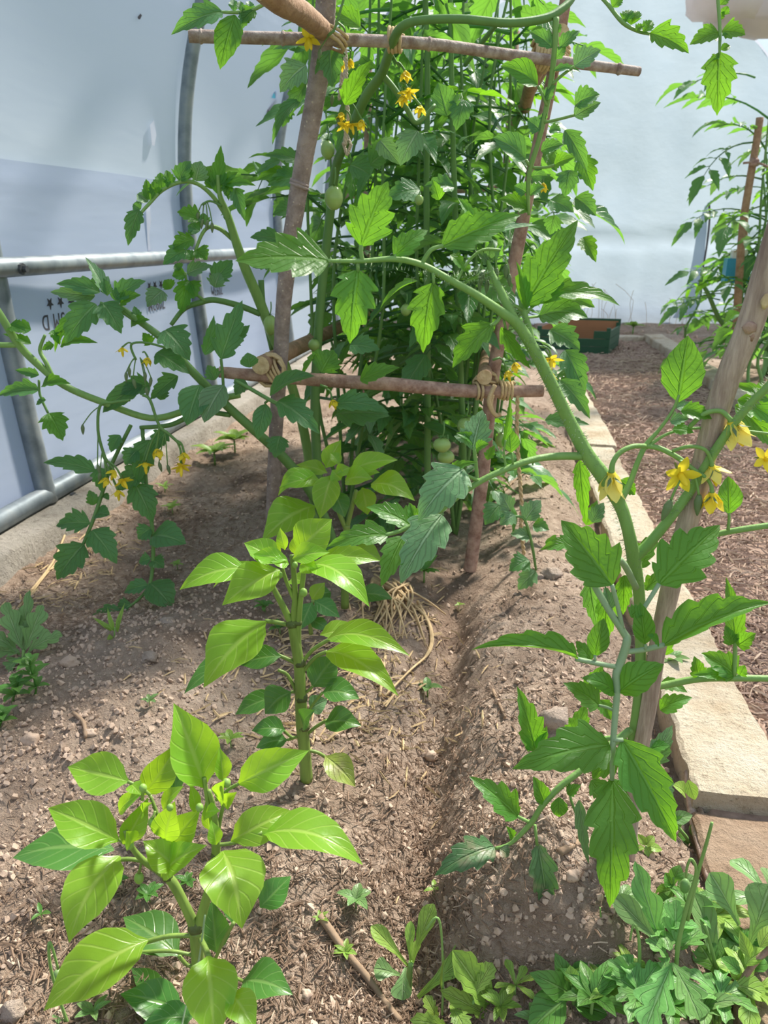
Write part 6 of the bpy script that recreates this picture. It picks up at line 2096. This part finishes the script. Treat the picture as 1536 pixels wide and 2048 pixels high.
for i, (lb, x, y, s_, n, mat) in enumerate((
    ('pale four leaved seedling beside the furrow', 855, 1395, 34, 5, 'weed_grey'),
    ('tiny two leaved seedling in the shade before the right pole', 918, 1208, 14, 3, 'weed_light'),
    ('seedling with two round leaves at the foot of the mound', 868, 1788, 20, 3, 'weed_light'),
    ('grey green seedling with narrow leaves beside the long twig', 712, 1818, 40, 5, 'weed_grey'),
    ('small two leaved seedling left of the nearest pepper', 84, 1838, 18, 3, 'weed'),
    ('bright little weed under the nearest pepper, directly left of its stem', 300, 1805, 30, 7, 'weed'),
    ('small weed under the nearest pepper, between its two branches', 376, 1775, 22, 6, 'weed'),
    ('small weed in the gap below the left leaves of the nearest pepper', 232, 1780, 30, 7, 'weed'),
    ('light seedling at the foot of the old pepper leaf beside the twig', 640, 1845, 16, 5, 'weed_light'),
    ('pale seedling growing beside the lower end of the long twig', 690, 1915, 22, 6, 'weed_light'),
    ('yellow green seedling between the two nearest peppers', 462, 1495, 28, 6, 'weed_light'),
    ('sparse grey seedling between mound and nearest pepper leaves', 300, 1412, 18, 5, 'weed_grey'),
    ('weed cluster under the middle pepper, right of its stem', 560, 1270, 26, 8, 'weed'),
    ('weed cluster in the shade behind the middle pepper', 530, 1225, 24, 8, 'weed'),
    ('rue leaved weed growing in the shade of the pale tomato leaflets', 848, 1165, 40, 9, 'weed'),
    ('light seedlings on the bed behind the leaning vine', 345, 1025, 22, 7, 'weed_light'),
    ('light green seedling beside the concrete base', 330, 985, 18, 6, 'weed_light'),
    ('lush pale weed against the concrete base in the sun behind the vine', 430, 930, 42, 12, 'weed_light'),
    ('second lush pale weed deeper along the concrete base', 470, 905, 40, 12, 'weed_light'),
    ('small tuft of weed on the bare soil behind the hanging vine sprigs', 355, 1140, 18, 5, 'weed_light'),
    ('weed at the path end of the far bed edge', 1185, 678, 26, 6, 'weed_light'),
    ('grassy weed where crate and far kerb meet', 1265, 672, 28, 7, 'weed_light'),
    ('grey green weed in the lower part behind the stake on the path side', 1335, 1345, 40, 7, 'weed_grey'),
    ('leafy weed at the very bottom edge, below the glossy weed', 1000, 2030, 34, 7, 'weed_light'),
    ('small weed in the left bottom corner beside the poppy bud', 190, 2040, 30, 5, 'weed_grey'),
    ('pale spurge seedling near the right edge on the brown kerb', 1330, 1860, 34, 7, 'weed'),
    ('leafy seedling squeezed between poppy and glossy weed', 1262, 1960, 40, 7, 'weed_light'),
    ('dense leafy seedling in front of the poppy at the bottom edge', 1335, 2035, 46, 8, 'weed'),
    ('seedling with long pale leaves at the bottom edge right of the poppy', 1400, 2045, 50, 7, 'weed_grey'))):
    seedling(lb, x, y, s_, n, mat, r, 'sliver' if 'grassy' in lb else 'ovate')
r = random.Random(640)
for i, (lb, x, y, s_, n, mat, kd) in enumerate((
    ('upright light weed directly behind the hooked poppy buds', 1420, 1880, 60, 7, 'weed_light', 'ovate'),
    ('narrow leaved bright weed in front of the red stemmed one', 1490, 2040, 70, 8, 'weed_light', 'spoon'),
    ('broad grey leaved weed at the right edge on the brown kerb', 1530, 1860, 70, 6, 'weed_grey', 'spoon'),
    ('small bright weed between glossy weed and feathery seedling', 1215, 1985, 44, 7, 'weed_light', 'ovate'),
    ('mint like weed low in front of the glossy one', 1180, 2045, 60, 8, 'weed', 'mint'),
    ('grey leaved weed just behind the glossy one', 1090, 1960, 40, 6, 'weed_grey', 'ovate'),
    ('tuft of lobed leaves between the two hooked poppy stems', 1310, 1900, 60, 7, 'poppy', 'poppy'),
    ('spreading lobed leaves at the bottom edge right of the glossy weed', 1270, 2045, 70, 8, 'poppy', 'poppy'),
    ('pale lobed rosette below the red stemmed weed', 1430, 2046, 60, 7, 'poppy', 'poppy'),
    ('oval leaved weed against the brown kerb above the ribbed plant', 1370, 1850, 46, 7, 'weed', 'ovate'),
    ('jagged little weed on the soil left of the glossy weed', 1030, 1985, 34, 6, 'weed_light', 'dandelion'),
    ('dull leaved weed in the shade below the hanging tomato leaf', 1238, 1830, 40, 6, 'weed_grey', 'ovate'),
    ('lush weed half hidden behind the ribbed plant', 1480, 1900, 56, 8, 'weed', 'ovate'))):
    seedling(lb, x, y, s_, n, mat, r, kd, .9)
pb = weed('single nodding poppy bud on a thin stem in the bottom left corner', (128, 2040), '''
105 2030 150 2075 14
''', 'sliver', 'weed_grey', name='poppy_bud', cat='poppy', stems=([(140, 2060, 7), (116, 1990, 6), (100, 1930, 6), (98, 1885, 6), (106, 1900, 5), (116, 1938, 5)],), r=r)
mb = MB(); k = q_(116, 1952, .80); mb.blob(P(116, 1953, .80), 11 * k, 11 * k, 17 * k, 10, 8); mb.build('bud', M['weed_grey'], pb)
# thin green tie running down the nearest pepper
stem_part(pp, [(410, 1830, .79, 4), (396, 1930, .78, 4), (375, 2000, .76, 4), (362, 2060, .74, 4)], 'stem_grey', name='tendril', sides=6)
# dry grass against the back wall
for i, (x, lb) in enumerate(((1180, 'tuft of dry grass left of the crate against the end film'), (1235, 'tuft of thin dry grass at the foot of the end film above the crate'), (1330, 'tuft of bleached grass on the soil before the far kerb'))):
    g = G(x, 648 if i < 2 else 652); t = thing('dry_grass', g, lb, 'grass')
    mb = MB(); rr_ = random.Random(i)
    for k in range(7):
        b_ = g + Vector((rr_.uniform(-.25, .25), rr_.uniform(-.1, .05), 0)); h_ = rr_.uniform(.1, .5)
        mb.tube([b_, b_ + Vector((rr_.uniform(-.05, .05), 0, h_ * .6)), b_ + Vector((rr_.uniform(-.2, .2), 0, h_))], .0022, 4, 2)
    mb.build('stalk', M['straw'], t)['kind'] = 'stuff'
